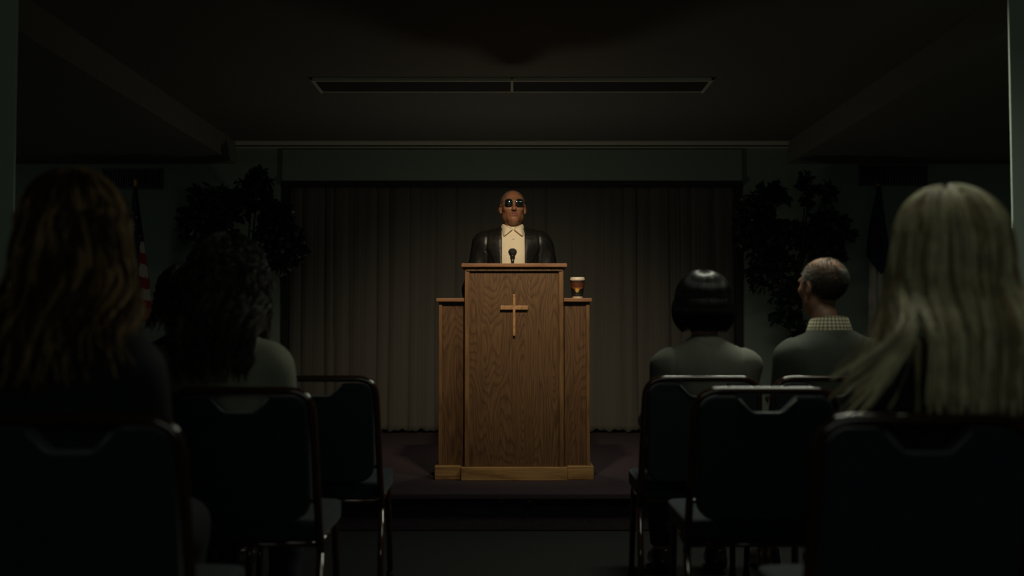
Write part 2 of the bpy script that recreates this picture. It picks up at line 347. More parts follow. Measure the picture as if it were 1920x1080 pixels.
# wall vents
for (u0, v0, u1, v1, lab) in ((192, 316, 303, 354, 'dark louvred vent grille high on the wall behind the striped flag'), (1612, 309, 1740, 348, 'dark louvred vent grille high on the wall above the navy and white flag')):
    a = P(u0, v0, BW - .02); c = P(u1, v1, BW - .02); cx = (a.x + c.x) / 2; cz = (a.z + c.z) / 2; hw = (c.x - a.x) / 2; hh = (a.z - c.z) / 2
    t = thing('wall_vent', lab, 'vent', (cx, BW, cz)); b = MB()
    b.box((-hw, -.02, -hh), (hw, 0, -hh + .012)); b.box((-hw, -.02, hh - .012), (hw, 0, hh)); b.box((-hw, -.02, -hh), (-hw + .012, 0, hh)); b.box((hw - .012, -.02, -hh), (hw, 0, hh)); b.build('frame', M['vent'], t)
    b = MB(); b.box((-hw, -.004, -hh), (hw, 0, hh)); b.build('backing', M['black'], t)
    b = MB(); n = 22
    for i in range(n):
        x = -hw + .012 + (2 * hw - .024) * (i + .5) / n; b.box((x - .003, -.018, -hh + .012), (x + .003, -.004, hh - .012))
    b.build('louvre', M['vent'], t)

# ------------------------------------------------------------------ curtains
def curtain(x0, x1, seed, label):
    rnd = random.Random(seed); folds = []; x = x0
    while x < x1:
        w_ = rnd.uniform(.07, .27); folds.append((x, w_, rnd.uniform(.25, 1.0), rnd.uniform(-.5, .5))); x += w_
    nx = int((x1 - x0) / .006); nz = 46; zt = OZ - .01; zb = .222; V = []
    for j in range(nz + 1):
        tz = j / nz; z = zt + (zb - zt) * tz
        for i in range(nx + 1):
            x = x0 + (x1 - x0) * i / nx
            xs = x + .012 * math.sin(3.1 * tz + x * 5 + seed) * tz
            f = max((q for q in folds if q[0] <= xs), default=folds[0], key=lambda q: q[0]); u = min(1, max(0, (xs - f[0]) / f[1]))
            prof = math.sin(PI * u) ** 0.55
            y = -.048 * f[2] * prof ** .6 * (.62 + .38 * tz) + .004 * math.sin(23 * x + 2 * tz) + .0025 * math.sin(61 * x + 3 * tz) + .0008 * math.sin(190 * x)
            zz = z + (.014 * math.sin(23 * x + seed) * math.sin(61 * x) if j == nz else 0)
            V.append((x, 8.815 + y, zz))
    W = nx + 1; F = [(j * W + i, (j + 1) * W + i, (j + 1) * W + i + 1, j * W + i + 1) for j in range(nz) for i in range(nx)]
    o = np_obj('stage_curtain', V, F, M['curtain']); sm = o.modifiers.new('thickness', 'SOLIDIFY'); sm.thickness = .003; sm.offset = 1
    return props(o, label, 'curtain', 'drawn stage curtains')
curtain(-OX + .03, .17, 3, 'left half of the pleated taupe stage curtain, behind the speaker')
curtain(.171, OX - .03, 8, 'right half of the pleated taupe stage curtain, behind the coffee cup')
b = MB(); b.box((-OX + .03, 8.78, OZ + .0), (OX - .03, 8.85, OZ + .03)); struct(b.build('trim_6', M['darktrim']))

# ------------------------------------------------------------------ lectern
LX = 0.012; LY = 6.0; Z0 = 0.2
lec = thing('lectern', 'tall oak church lectern with lower side wings and a cross, standing on the stage', 'lectern', (LX, LY, Z0))
b = MB(); b.box((-.255, .012, .07), (.255, .03, 1.19)); b.build('front_panel', M['oak_front'], lec)
for s_ in (-1, 1):
    b = MB(); x0, x1 = sorted((s_ * .278, s_ * .252)); b.box((x0, 0, .07), (x1, .03, 1.19)); b.build('corner_post', M['oak_trim'], lec, bevel=.004)
    b = MB(); x0, x1 = sorted((s_ * .278, s_ * .262)); b.box((x0, .03, 0), (x1, .42, 1.19)); b.build('side_panel', M['oak_side'], lec)
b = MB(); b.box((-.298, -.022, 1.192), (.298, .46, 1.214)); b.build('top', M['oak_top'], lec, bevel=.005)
b = MB(); b.box((-.27, -.004, 1.172), (.27, .012, 1.192)); b.build('moulding', M['oak_side'], lec)
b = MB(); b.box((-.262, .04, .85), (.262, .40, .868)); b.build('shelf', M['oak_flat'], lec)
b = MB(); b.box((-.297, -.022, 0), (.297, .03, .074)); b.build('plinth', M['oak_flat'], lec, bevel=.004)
cr = MB(); v0 = P(964, 552, LY).z - Z0; v1 = P(964, 630, LY).z - Z0; h0 = P(964, 573, LY).z - Z0; h1 = P(964, 581, LY).z - Z0
cr.box((-.0075, -.006, v1), (.0075, .014, v0)); cr.box((-.078, -.0055, h1), (.078, .014, h0))
cr.build('cross', mat('pale_oak_cross', (0.34, 0.18, 0.075), .45, var=.25, vscale=60), lec, bevel=.003, label='slim lighter wood cross')
wz = P(964, 559, LY + .04).z - Z0
for s_ in (-1, 1):
    x0, x1 = sorted((s_ * .278, s_ * .425)); b = MB(); b.box((x0, .058, .07), (x1, .075, wz - .02)); b.build('wing_panel', M['oak_side'], lec)
    x0, x1 = sorted((s_ * .408, s_ * .428)); b = MB(); b.box((x0, .05, .07), (x1, .076, wz - .02)); b.build('wing_post', M['oak_trim'], lec, bevel=.003)
    x0, x1 = sorted((s_ * .412, s_ * .427)); b = MB(); b.box((x0, .075, .0), (x1, .40, wz - .02)); b.build('wing_side', M['oak_side'], lec)
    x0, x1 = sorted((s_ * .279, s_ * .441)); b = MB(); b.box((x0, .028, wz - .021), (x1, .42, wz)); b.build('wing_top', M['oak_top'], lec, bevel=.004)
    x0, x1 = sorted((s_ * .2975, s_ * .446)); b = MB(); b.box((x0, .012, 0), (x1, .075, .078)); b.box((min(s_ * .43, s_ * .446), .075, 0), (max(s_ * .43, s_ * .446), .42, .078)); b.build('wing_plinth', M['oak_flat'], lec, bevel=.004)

# coffee cup on the right wing
cu = P(1083, 559, LY + .12); cz = Z0 + wz
cup = thing('coffee_cup', 'takeaway coffee cup with white lid and dark printed sleeve beside the lectern top', 'cup', (cu.x, LY + .13, cz))
h = .105
b = MB(); b.lathe([(.028, 0), (.029, .003), (.0405, h)], n=40); b.build('cup_body', M['cup'], cup, smooth=True)
sl_m = bpy.data.materials.new('printed_sleeve'); sl_m.use_nodes = True; nt = sl_m.node_tree; bs = nt.nodes['Principled BSDF']; bs.inputs['Roughness'].default_value = .5
at = nt.nodes.new('ShaderNodeVertexColor'); at.layer_name = 'print'; nt.links.new(at.outputs['Color'], bs.inputs['Base Color'])
V = []; F = []; nA = 96; nH = 60; z0, z1 = .012, h - .004
for j in range(nH + 1):
    z = z0 + (z1 - z0) * j / nH; r = .028 + (.0405 - .028) * z / h + .0012
    for i in range(nA): V.append((r * math.cos(2 * PI * i / nA), r * math.sin(2 * PI * i / nA), z))
for j in range(nH):
    for i in range(nA): F.append((j * nA + i, j * nA + (i + 1) % nA, (j + 1) * nA + (i + 1) % nA, (j + 1) * nA + i))
sv = np_obj('sleeve', V, F, sl_m, cup); ca = sv.data.color_attributes.new('print', 'FLOAT_COLOR', 'POINT')
cols = []
for x, y, z in V:
    a = (math.atan2(y, x) + PI / 2 + PI) % (2 * PI) - PI; t = (z - z0) / (z1 - z0); xx = a * .035 / .03
    c = (.10, .028, .012) if t > .54 else (.008, .008, .006)
    if t > .9: c = (.03, .01, .006)
    lo = .50 - .22 * max(0, 1 - (xx + .12) ** 2 / .35) if abs(xx) < 1.0 else .5
    if lo < t < .56 and abs(xx) < .95: c = (.30, .10, .02)
    if (xx + .15) ** 2 / .12 + ((t - .38) / .13) ** 2 < 1 and t > .25: c = (.50, .30, .05)
    if abs((t - .10)) < .02: c = (.03, .03, .02)
    cols += [*c, 1]
ca.data.foreach_set('color', cols)
b = MB(); b.lathe([(.0415, h - .002), (.0435, h), (.0435, h + .004), (.0415, h + .008), (.0405, h + .016), (.037, h + .018), (.035, h + .014), (.01, h + .013)], n=40); b.build('lid', M['lid'], cup, smooth=True)

# microphone
mt = P(961, 473, LY + .2)
mic = thing('microphone', 'black ball-headed microphone on a short gooseneck on top of the lectern', 'microphone', (mt.x, LY + .22, Z0 + 1.214))
zt = mt.z - (Z0 + 1.214)
b = MB(); b.lathe([(.0, -.0245), (.010, -.022), (.018, -.016), (.0235, -.006), (.025, .002), (.0235, .012), (.018, .019), (.010, .0235), (.0, .025)], (0, 0, zt), 28); b.build('grille', M['mesh'], mic, smooth=True)
b = MB(); b.lathe([(.011, -.040), (.0145, -.036), (.0145, -.022), (.017, -.018)], (0, 0, zt), 20); b.build('collar', M['black'], mic, smooth=True)
b = MB(); b.tube([(0, 0, 0), (0, .004, zt * .3), (0, 0, zt - .038)], [.009, .009, .012], 12); b.lathe([(.022, 0), (.022, .006), (.012, .012)], (0, 0, 0), 20); b.build('gooseneck', M['black'], mic, smooth=True)
b = MB(); b.lathe([(.003, -.003), (.003, .003)], (0, 0, 0), 12); sw = b.build('switch', M['steel'], mic); sw.rotation_euler = (PI / 2, 0, 0); sw.location = (0, -.012, zt - .047)

# two small fittings on the stage riser
for (u, v, r, lab) in ((938, 940, .013, 'smaller left dark glossy fitting on the front of the stage below the lectern'), (993, 940, .022, 'larger right dark glossy fitting on the front of the stage below the lectern')):
    p = P(u, v, 5.54); b = MB(); b.lathe([(r * .7, 0), (r, .006), (r, .02), (r * .8, .028), (r * .35, .034)], n=24)
    o = b.build('stage_socket', mat('glossy_black', (.02, .02, .02), .08), smooth=True); o.location = (p.x, 5.56, p.z); o.rotation_euler = (PI / 2, 0, 0); props(o, lab, 'socket')

# ------------------------------------------------------------------ chairs
def fillet(pts, r, n=6):
    out = [Vector(pts[0])]
    for a, p, c in zip(pts[:-2], pts[1:-1], pts[2:]):
        a, p, c = Vector(a), Vector(p), Vector(c); d1 = (a - p); d2 = (c - p); rr = min(r, d1.length * .45, d2.length * .45)
        q0 = p + d1.normalized() * rr; q1 = p + d2.normalized() * rr
        for k in range(n + 1):
            t = k / n; out.append(q0 * (1 - t) ** 2 + p * 2 * t * (1 - t) + q1 * t ** 2)
    return out + [Vector(pts[-1])]
BACKY = lambda z: -.205 - .07 * (z - .45) / .40
def make_chair():
    t = thing('banquet_chair', 'x', 'chair')
    b = MB(); pts = [(-.226, -.185, .36), (-.222, BACKY(.50), .50), (-.212, BACKY(.855), .855), (.212, BACKY(.855), .855), (.222, BACKY(.50), .50), (.226, -.185, .36)]
    b.tube(fillet([*pts[:2], pts[2], pts[3], *pts[4:]], .075, 8), .0125, 14); b.build('back_frame', M['chairmetal'], t, smooth=True)
    for s_ in (-1, 1):
        b = MB(); b.tube([(s_ * .226, -.185, .365), (s_ * .228, -.25, .02)], .012, 12); l = b.build('leg', M['chairmetal'], t, smooth=True)
        b = MB(); b.lathe([(.014, 0), (.016, .02), (.013, .03)], (s_ * .2282, -.2535, 0), 12); b.build('foot_cap', M['rubber'], l)
        b = MB(); b.tube(fillet([(s_ * .2, .15, .392), (s_ * .205, .205, .385), (s_ * .212, .235, .02)], .03), .012, 12); l = b.build('leg', M['chairmetal'], t, smooth=True)
        b = MB(); b.lathe([(.014, 0), (.016, .02), (.013, .03)], (s_ * .212, .2365, 0), 12); b.build('foot_cap', M['rubber'], l)
    b = MB(); b.tube([(-.226, -.185, .385), (.226, -.185, .385)], .009, 10); b.tube([(-.205, .19, .385), (.205, .19, .385)], .009, 10)
    b.tube([(-.225, -.185, .385), (-.203, .2, .385)], .010, 10); b.tube([(.225, -.185, .385), (.203, .2, .385)], .010, 10); b.build('seat_frame', M['chairmetal'], t, smooth=True)
    # seat pad: a shaped cushion
    V = Vol(axis([(-.25, .01), (.25,)]), axis([(-.22, .01), (.27,)]), axis([(.37, .006), (.50,)]))
    V.box((-.212, -.175, .400), (.212, .232, .448), k=.03, op='add'); V.displace(lambda X, Y, Z: -.016 + 0.25 * np.maximum(0, (X ** 2) * .25 + (Y - .02) ** 2 * .2))
    v, q = V.mesh(); v = relax(v, q, 3); np_obj('seat', v, q, M['chairfabric'], t)
    # back pad with bowl-shaped hand hole
    zt, zb = .838, .462; hw = .2015; P2 = []
    def arc(cx, cz, r, a0, a1, n=7): return [(cx + r * math.cos(math.radians(a0 + (a1 - a0) * i / n)), cz + r * math.sin(math.radians(a0 + (a1 - a0) * i / n))) for i in range(n + 1)]
    BOWL = [(-.092, zt), (-.086, zt - .004), (-.056, zt - .036), (-.046, zt - .044), (-.034, zt - .047), (.034, zt - .047), (.046, zt - .044), (.056, zt - .036), (.086, zt - .004), (.092, zt)]
    P2 += arc(-hw + .06, zb + .06, .06, 270, 180) + arc(-hw + .052, zt - .052, .052, 180, 90)
    P2 += BOWL
    P2 += arc(hw - .052, zt - .052, .052, 90, 0) + arc(hw - .06, zb + .06, .06, 0, -90)
    b = MB(); b.prism(P2, -.018, .030, sh=lambda z: BACKY(z)); b.build('backrest', M['chairfabric'], t, bevel=.009, seg=3)
    b = MB(); b.tube([(x, BACKY(z) - .019, z - .003) for x, z in BOWL[1:-1]], .0035, 8); b.build('hand_hole_rim', M['rim'], t, smooth=True)
    b = MB(); sc = .93
    Pi = [(x * sc, zb + .012 + (z - zb) * .90) for x, z in P2]; b.prism(Pi, .025, .045, sh=lambda z: BACKY(z)); b.build('back_cushion', M['chairfabric'], t, bevel=.012, seg=3)
    for s_ in (-1, 1):
        for z in (.52, .76):
            b = MB(); b.tube([(s_ * .186, BACKY(z) + .005, z), (s_ * (.226 - .014 * (z - .5) / .355), BACKY(z), z)], .007, 8); b.build('bracket', M['chairmetal'], t)
    return t
proto = make_chair()
# rail depth, column centre (pixels), label
chairs = [
    (4.00, 599, 'empty dark blue front-row banquet chair nearest the lectern, left of the aisle'),
    (4.00, 352, 'front-row banquet chair hidden behind the curly-haired person, left of the empty one'),
    (4.00, 1316, 'dark blue banquet chair under the person with the sleek black bob'),
    (4.00, 1556, 'dark blue banquet chair under the balding man in the patterned collar'),
    (3.18, 452, 'dark blue banquet chair under the curly-haired person in grey'),
    (3.18, 1436, 'empty second-row banquet chair right of the aisle with brightly shining top rail'),
    (2.14, 140, 'nearest banquet chair on the left, under the person with long auburn hair'),
    (2.14, 1732, 'nearest banquet chair on the right, under the person with long blonde hair'),
]
CH = []
for i, (Yr, u, lab) in enumerate(chairs):
    c = proto if i == 0 else copy_tree(proto)
    x = (u - 960) / FPX * Yr; c.location = (x, Yr + .275, 0); c['label'] = lab; c['category'] = 'chair'; c['group'] = 'banquet chairs facing the stage'
    CH.append(c)

# ------------------------------------------------------------------ people
def rotm(yaw, pitch, roll=0):
    return Matrix.Rotation(yaw, 3, 'Z') @ Matrix.Rotation(pitch, 3, 'X') @ Matrix.Rotation(roll, 3, 'Y')
def head(V, c, yaw=0, pitch=0, s=1.0, detail=True):
    """human head facing +Y, centre at the middle of its height"""
    R = rotm(yaw, pitch); c = Vector(c)
    T = lambda x, y, z: tuple(c + R @ (Vector((x, y, z)) * s)); Rn = np.array(R)
    E = lambda p, r, k=.02, op='add', rr=None: V.ell(T(*p), [q * s for q in r], k, op, np.array(R @ rr) if rr is not None else Rn)
    C = lambda a, b_, ra, rb, k=.01, op='add': V.cone(T(*a), T(*b_), ra * s, rb * s, k, op)
    E((0, -.012, .032), (.075, .096, .083)); E((0, .028, -.025), (.060, .062, .080), .03); E((0, .060, -.086), (.028, .024, .022), .035)
    for q in (-1, 1):
        E((q * .047, .008, -.062), (.017, .026, .022), .03); E((q * .042, .062, -.016), (.020, .020, .016), .022)
    C((-.034, .086, .026), (.034, .086, .026), .010, .010, .02)
    for q in (-1, 1): E((q * .031, .098, .006), (.016, .014, .012), .012, 'sub')
    if detail:
        for q in (-1, 1): E((q * .031, .082, .006), (.0125, .012, .011), .004); E((q * .031, .087, .011), (.015, .008, .005), .004)
    C((0, .090, .016), (0, .110, -.024), .0075, .0115, .012)
    for q in (-1, 1): E((q * .012, .101, -.028), (.008, .010, .007), .006)
    C((-.019, .084, -.051), (.019, .084, -.051), .0055, .0055, .006); C((-.006, .092, -.049), (.006, .092, -.049), .006, .006, .006); C((-.016, .084, -.062), (.016, .084, -.062), .0072, .0072, .006); C((0, .0905, -.062), (0, .0906, -.062), .006, .006, .007)
    if detail: C((-.022, .097, -.0562), (.022, .097, -.0562), .0032, .0032, .003, 'sub')
    if detail:
        for q in (-1, 1):
            C((q * .019, .102, -.028), (q * .034, .080, -.060), .0032, .0032, .006, 'sub'); C((q * .012, .110, -.036), (q * .007, .108, -.035), .0028, .0028, .002, 'sub')
    for q in (-1, 1):
        rr = Matrix.Rotation(q * .35, 3, 'Z') @ Matrix.Rotation(-.15, 3, 'X'); E((q * .079, -.006, -.004), (.009, .017, .031), .006, 'add', rr); E((q * .085, -.001, 0), (.006, .009, .017), .004, 'sub', rr); E((q * .076, .000, -.030), (.007, .008, .009), .006)
    return T, R
def fingers(V, palm, d, side, up, s=1.0, curl=.5, r=.0078):
    """five fingers; palm centre, d = finger direction, side = thumb side, up = back of the hand"""
    palm, d, side, up = (Vector(q).normalized() if i else Vector(q) for i, q in enumerate((palm, d, side, up)))
    V.ell(palm, (.040 * s,) * 3, .01) if False else None
    R = Matrix((side, d, up)).transposed(); V.ell(tuple(palm), (.041 * s, .050 * s, .016 * s), .012, R=np.array(R))
    for i, (o, l) in enumerate(((.030, .070), (.010, .080), (-.011, .074), (-.031, .058))):
        p = palm + side * o * s + d * .036 * s; a = curl * .45; q = p
        dd = (d + side * o * 1.8).normalized()
        for k, fr in enumerate((.45, .31, .24)):
            ang = a + curl * (.4 + .5 * k); st = (dd * math.cos(ang) - up * math.sin(ang)) * l * fr * s
            V.cone(tuple(q), tuple(q + st), r * s * (1.05 - .1 * k), r * s * (.95 - .1 * k), .004); q = q + st
    p = palm + side * .032 * s - d * .022 * s; q = p + (side * .75 + d * .65 - up * .3).normalized() * .036 * s; V.cone(tuple(p), tuple(q), .012 * s, .0098 * s, .008)
    q2 = q + (side * .35 + d * .9 - up * .4).normalized() * .030 * s; V.cone(tuple(q), tuple(q2), .0095 * s, .0075 * s, .004)

def torso(V, J, g=0.0, k=.05, z_hi=9):
    for c, r in J['blobs']: V.ell(c, r, k, g=g)
    V.cone(J['shL'], J['shR'], J['rs'], J['rs'], k, g=g)
def arms(V, J, g=0.0, k=.03, wrist=True):
    for sgn in (0, 1):
        a, e, w_ = J['arm'][sgn]; V.cone(a, e, J['ra'][0], J['ra'][1], k, g=g)
        V.cone(e, tuple(Vector(e).lerp(Vector(w_), .96 if wrist else .9)), J['ra'][1], J['ra'][2], k * .7, g=g)
def legs(V, J, g=0.0, k=.04):
    for h_, kn, an in J['leg']:
        V.cone(h_, kn, J['rl'][0], J['rl'][1], k, g=g); mid = tuple(Vector(kn).lerp(Vector(an), .35) + Vector((0, -.012, 0)))
        V.cone(kn, mid, J['rl'][1] * .95, J['rl'][1] * .92, k * .7, g=g); V.cone(mid, an, J['rl'][1] * .92, J['rl'][2], k * .7, g=g)

def seated_joints(s=1.0, wx=1.0, elbL=(0, 0), elbR=(0, 0)):
    zz = lambda z: .47 + (z - .47) * s if z > .47 else z
    T = lambda x, y, z: (x * wx, y, zz(z)); J = {}
    J['blobs'] = [(T(0, -.095, .865), (.158 * wx, .105, .150 * s)), (T(0, -.075, .70), (.142 * wx, .108, .14 * s)), (T(0, -.045, .565), (.168 * wx, .135, .095)), (T(0, -.105, .965), (.115 * wx, .075, .075))]
    J['shL'] = T(-.138, -.100, .932); J['shR'] = T(.138, -.100, .932); J['rs'] = .056
    J['arm'] = [(T(-.164, -.100, .930), T(-.196 + elbL[0], -.055, .705 + elbL[1]), T(-.125, .150, .628)), (T(.164, -.100, .930), T(.196 + elbR[0], -.055, .705 + elbR[1]), T(.125, .150, .628))]
    J['ra'] = (.050, .040, .027)
    J['leg'] = [((-.088, -.02, .555), (-.115, .385, .525), (-.115, .345, .10)), ((.088, -.02, .555), (.115, .385, .525), (.115, .345, .10))]
    J['rl'] = (.082, .058, .038); J['neck'] = (T(0, -.095, .985), T(0, -.062, 1.095)); J['head'] = (0, -.045, zz(1.215))
    return J
def seated_grid(st=.0065, zt=1.42): return axis([(-.36, st), (.36,)]), axis([(-.26, st), (.52,)]), axis([(0.0, .009), (.56, st), (zt,)])

def make_seated(name, lab, loc, s, wx, skin, top, trous, yaw=0, pitch=0, hs=1.0, elbL=(0, 0), elbR=(0, 0), top_name='jacket', headdx=0, rotz=0):
    t = thing(name, lab, 'person', loc, rotz); J = seated_joints(s, wx, elbL, elbR)
    V = Vol(*seated_grid()); torso(V, J); arms(V, J); legs(V, J)
    hc = (J['head'][0] + headdx, J['head'][1], J['head'][2])
    V.cone(J['neck'][0], (headdx * .8, J['neck'][1][1], J['neck'][1][2]), .058, .052, .03); T, R = head(V, hc, yaw, pitch, hs, detail=False)
    for i, (h_, kn, an) in enumerate(J['leg']): V.cone((an[0], an[1] - .02, .045), (an[0] * 1.08, an[1] + .13, .03), .034, .028, .03)
    for i, q in ((0, -1), (1, 1)):
        w_ = Vector(J['arm'][i][2]); fingers(V, w_ + Vector((-q * .008, .055, -.004)), (-q * .12, 1, -.08), (-q, 0, 0), (0, .05, 1), .92, .35)
    v, q_ = V.mesh(); v = relax(v, q_, 2); np_obj('body', v, q_, skin, t)
    # trousers
    V = Vol(axis([(-.24, .008), (.24,)]), axis([(-.22, .008), (.52,)]), axis([(.05, .009), (.75,)]))
    legs(V, J, .012); V.ell(J['blobs'][2][0], J['blobs'][2][1], .05, g=.010)
    V.displace(lambda X, Y, Z: .0016 * np.sin(60 * Z + 25 * X + 9 * Y)); V.keep(lambda X, Y, Z: .115 - Z)
    v, q_ = V.mesh(); v = relax(v, q_, 2); np_obj('trousers', v, q_, trous, t)
    for i in (0, 1):
        an = J['leg'][i][2]; V = Vol(axis([(an[0] - .07, .006), (an[0] + .07,)]), axis([(an[1] - .1, .006), (an[1] + .24,)]), axis([(-.01, .005), (.13,)]))
        V.cone((an[0], an[1] - .025, .048), (an[0] * 1.08, an[1] + .145, .036), .042, .036, .02); V.cone((an[0], an[1] - .01, .05), (an[0], an[1] - .005, .10), .042, .046, .02); V.keep(lambda X, Y, Z: -(Z - .002)); V.keep(lambda X, Y, Z: Z - .105)
        v, q_ = V.mesh(); v = relax(v, q_, 1); np_obj('shoe', v, q_, M_SHOE, t)
    # upper garment
    V = Vol(axis([(-.40, .007), (.40,)]), axis([(-.27, .007), (.26,)]), axis([(.46, .007), (1.18,)]))
    torso(V, J, .014, .06); arms(V, J, .014, .045, wrist=False); V.ell(J['blobs'][2][0], J['blobs'][2][1], .04, g=.018)
    V.cone(J['neck'][0], tuple(Vector(J['neck'][0]).lerp(Vector(J['neck'][1]), .35)), .066, .062, .03)
    if top_name == 'jacket':
        for q in (-1, 1): V.ell((q * .158 * wx, -.10, J['shL'][2] + .018), (.062, .058, .032), .03, g=.006)
    zs_ = J['shL'][2] + .06; V.displace(lambda X, Y, Z: (.004 * np.exp(-((np.abs(X) - .150 * wx) / .008) ** 2) * np.clip((Z - zs_ + .26) * 8, 0, 1) + .003 * np.exp(-(X / .006) ** 2) * (Y < -.1)) * (top_name == 'jacket'))
    V.displace(lambda X, Y, Z: .0022 * np.sin(34 * Z + 30 * np.abs(X) + 12 * Y) * np.clip((np.abs(X) - .10) * 12, 0.15, 1) + .0012 * np.sin(55 * X + 20 * Z))
    V.keep(lambda X, Y, Z: .49 - Z + 0 * X)
    v, q_ = V.mesh(); v = relax(v, q_, 2); tp = np_obj(top_name, v, q_, top, t)
    return t, J, T, R, hc, tp

def strands(t, c, R, rad, locks, per, zend, seed, mats, gap=.9, wave=.004, wfreq=10, curl=0.0, profile=None, part=0.0, thick=.0011, pts=26, sweep=(), back_y=-.232, sh_z=1.02, jitter=.010, clump=.7, t0max=1.25, name='hair', base=True, zvar=.03, inward=0.0, lmin=0):
    """head of hair: locks of tapering strands that leave the crown, follow the skull and fall; c = skull centre"""
    rnd = np.random.RandomState(seed); Vs = []; Qs = []; Mi = []; off = 0; ns = 3
    cx, cy, cz = c; rx, ry, rz = rad
    def one(phi, t0, lay, ze, dx, ph, lock_c, mat_i):
        nonlocal off
        tt = np.linspace(t0, PI / 2, pts // 2); px = cx + part * np.cos(tt) + (rx + lay) * np.sin(tt) * np.sin(phi); py = cy + (ry + lay) * np.sin(tt) * np.cos(phi); pz = cz + (rz + lay) * np.cos(tt)
        nf = pts - len(tt); fz = np.linspace(0, 1, nf + 1)[1:]; z0 = cz; fall = z0 + (ze - z0) * fz
        pr = profile(fz) if profile else np.ones_like(fz)
        fx = cx + (rx + lay) * np.sin(phi) * pr + dx * fz ** 2.6; fy = cy + (ry + lay) * np.cos(phi) * pr
        if np.cos(phi) < .35:   # hair behind the shoulders must stay outside the back
            kk = np.clip((sh_z + .13 - fall) / .14, 0, 1) * np.clip(1.0 - (np.cos(phi) + .1) * 1.2, 0, 1); kk = kk * kk * (3 - 2 * kk)
            fy = fy * (1 - kk) + np.minimum(fy, back_y - lay * .7) * kk
        X = np.concatenate([px, fx]); Y = np.concatenate([py, fy]); Z = np.concatenate([pz, fall]); s_ = np.linspace(0, 1, len(X))
        am = wave * np.clip(s_ * 2 - .3, 0, 1); X = X + am * np.sin(wfreq * s_ + ph) ; Y = Y + am * .7 * np.cos(wfreq * s_ + ph * 1.3)
        if curl: 
            cq = curl * np.clip(s_ * 3, 0.1, 1); X = X + cq * np.sin(48 * s_ + ph * 3); Y = Y + cq * np.cos(48 * s_ + ph * 3); Z = Z + cq * .6 * np.sin(31 * s_ + ph)
        pp = np.stack([X, Y, Z], 1)
        if lock_c is not None: cl = (clump * s_ ** 1.5)[:, None]; pp = pp * (1 - cl) + lock_c * cl
        pc = pp
        tg = np.gradient(pp, axis=0); tg /= np.linalg.norm(tg, axis=1)[:, None] + 1e-9
        a = np.array([.3, .2, .9]) if abs(tg[len(tg) // 2][2]) < .8 else np.array([.9, .3, .1]); n1 = np.cross(tg, a); n1 /= np.linalg.norm(n1, axis=1)[:, None] + 1e-9; n2 = np.cross(tg, n1)
        r = thick * (1 - .75 * s_ ** 3); ang = 2 * PI * np.arange(ns) / ns
        ring = pc[:, None, :] + r[:, None, None] * (n1[:, None, :] * np.cos(ang)[None, :, None] + n2[:, None, :] * np.sin(ang)[None, :, None])
        Vs.append(ring.reshape(-1, 3)); L = len(pc); i, k = np.meshgrid(np.arange(L - 1), np.arange(ns), indexing='ij')
        q = np.stack([i * ns + k, i * ns + (k + 1) % ns, (i + 1) * ns + (k + 1) % ns, (i + 1) * ns + k], -1).reshape(-1, 4) + off
        Qs.append(q); Mi.append(np.full(len(q), mat_i)); off += L * ns; return pp
    for L_ in range(locks):
        phi = gap + (2 * PI - 2 * gap) * rnd.rand(); lay0 = rnd.rand() * jitter; ze0 = zend + rnd.uniform(-zvar, zvar); ph = rnd.rand() * 6.28; t0 = .05 + rnd.rand() ** .8 * (t0max - .05); mi = rnd.choice(len(mats), p=[.62, .38] if len(mats) == 2 else None); dx = 0
        for (pa, pb, d_, pr_) in sweep:
            if pa < phi < pb and rnd.rand() < pr_: dx = d_ * rnd.uniform(.5, 1.05); ze0 += .05 * rnd.rand()
        lc = one(phi, t0, lay0 + .003, ze0, dx, ph, None, mi)
        for j in range(per): one(phi + rnd.uniform(-.10, .10), max(.03, t0 + rnd.uniform(-.12, .12)), max(0, lay0 + rnd.uniform(-.005, .005)), ze0 + rnd.uniform(-.02, .015), dx, ph + rnd.uniform(-.3, .3), lc, mi)
    Vn = np.concatenate(Vs); Qn = np.concatenate(Qs); Mn = np.concatenate(Mi)
    if base:
        Vb = Vol(axis([(cx - .2, .007), (cx + .2,)]), axis([(cy - .2, .007), (cy + .16,)]), axis([(max(zend, cz - .28) - .02, .007), (cz + .16,)]))
        Vb.ell((cx, cy, cz), (rx - .002, ry - .002, rz - .001), .01)
        zb = max(zend + .03, cz - .24); Vb.cone((cx - rx * .45, cy - ry * .35, cz - .02), (cx - rx * .40, cy - ry * .30 - .03 * (cz - zb), zb), rx * .5, rx * .42 * (1 - inward), .03); Vb.cone((cx + rx * .45, cy - ry * .35, cz - .02), (cx + rx * .40, cy - ry * .30 - .03 * (cz - zb), zb), rx * .5, rx * .42 * (1 - inward), .03)
        Vb.cone((cx, cy - ry * .42, cz - .02), (cx, cy - ry * .42 - .03 * (cz - zb), zb), rx * .55, rx * .48 * (1 - inward), .03)
        Vb.keep(lambda X, Y, Z: (Y - (cy + ry * (.45 + .9 * np.clip((Z - cz - .03) / rz, -.55, 1)))))
        vb, qb = Vb.mesh(); vb = relax(vb, qb, 1); qb = qb + len(Vn); Vn = np.concatenate([Vn, vb]); Qn = np.concatenate([Qn, qb]); Mn = np.concatenate([Mn, np.zeros(len(qb), int)])
    return np_obj(name, Vn, Qn, mats, t, mi=Mn)

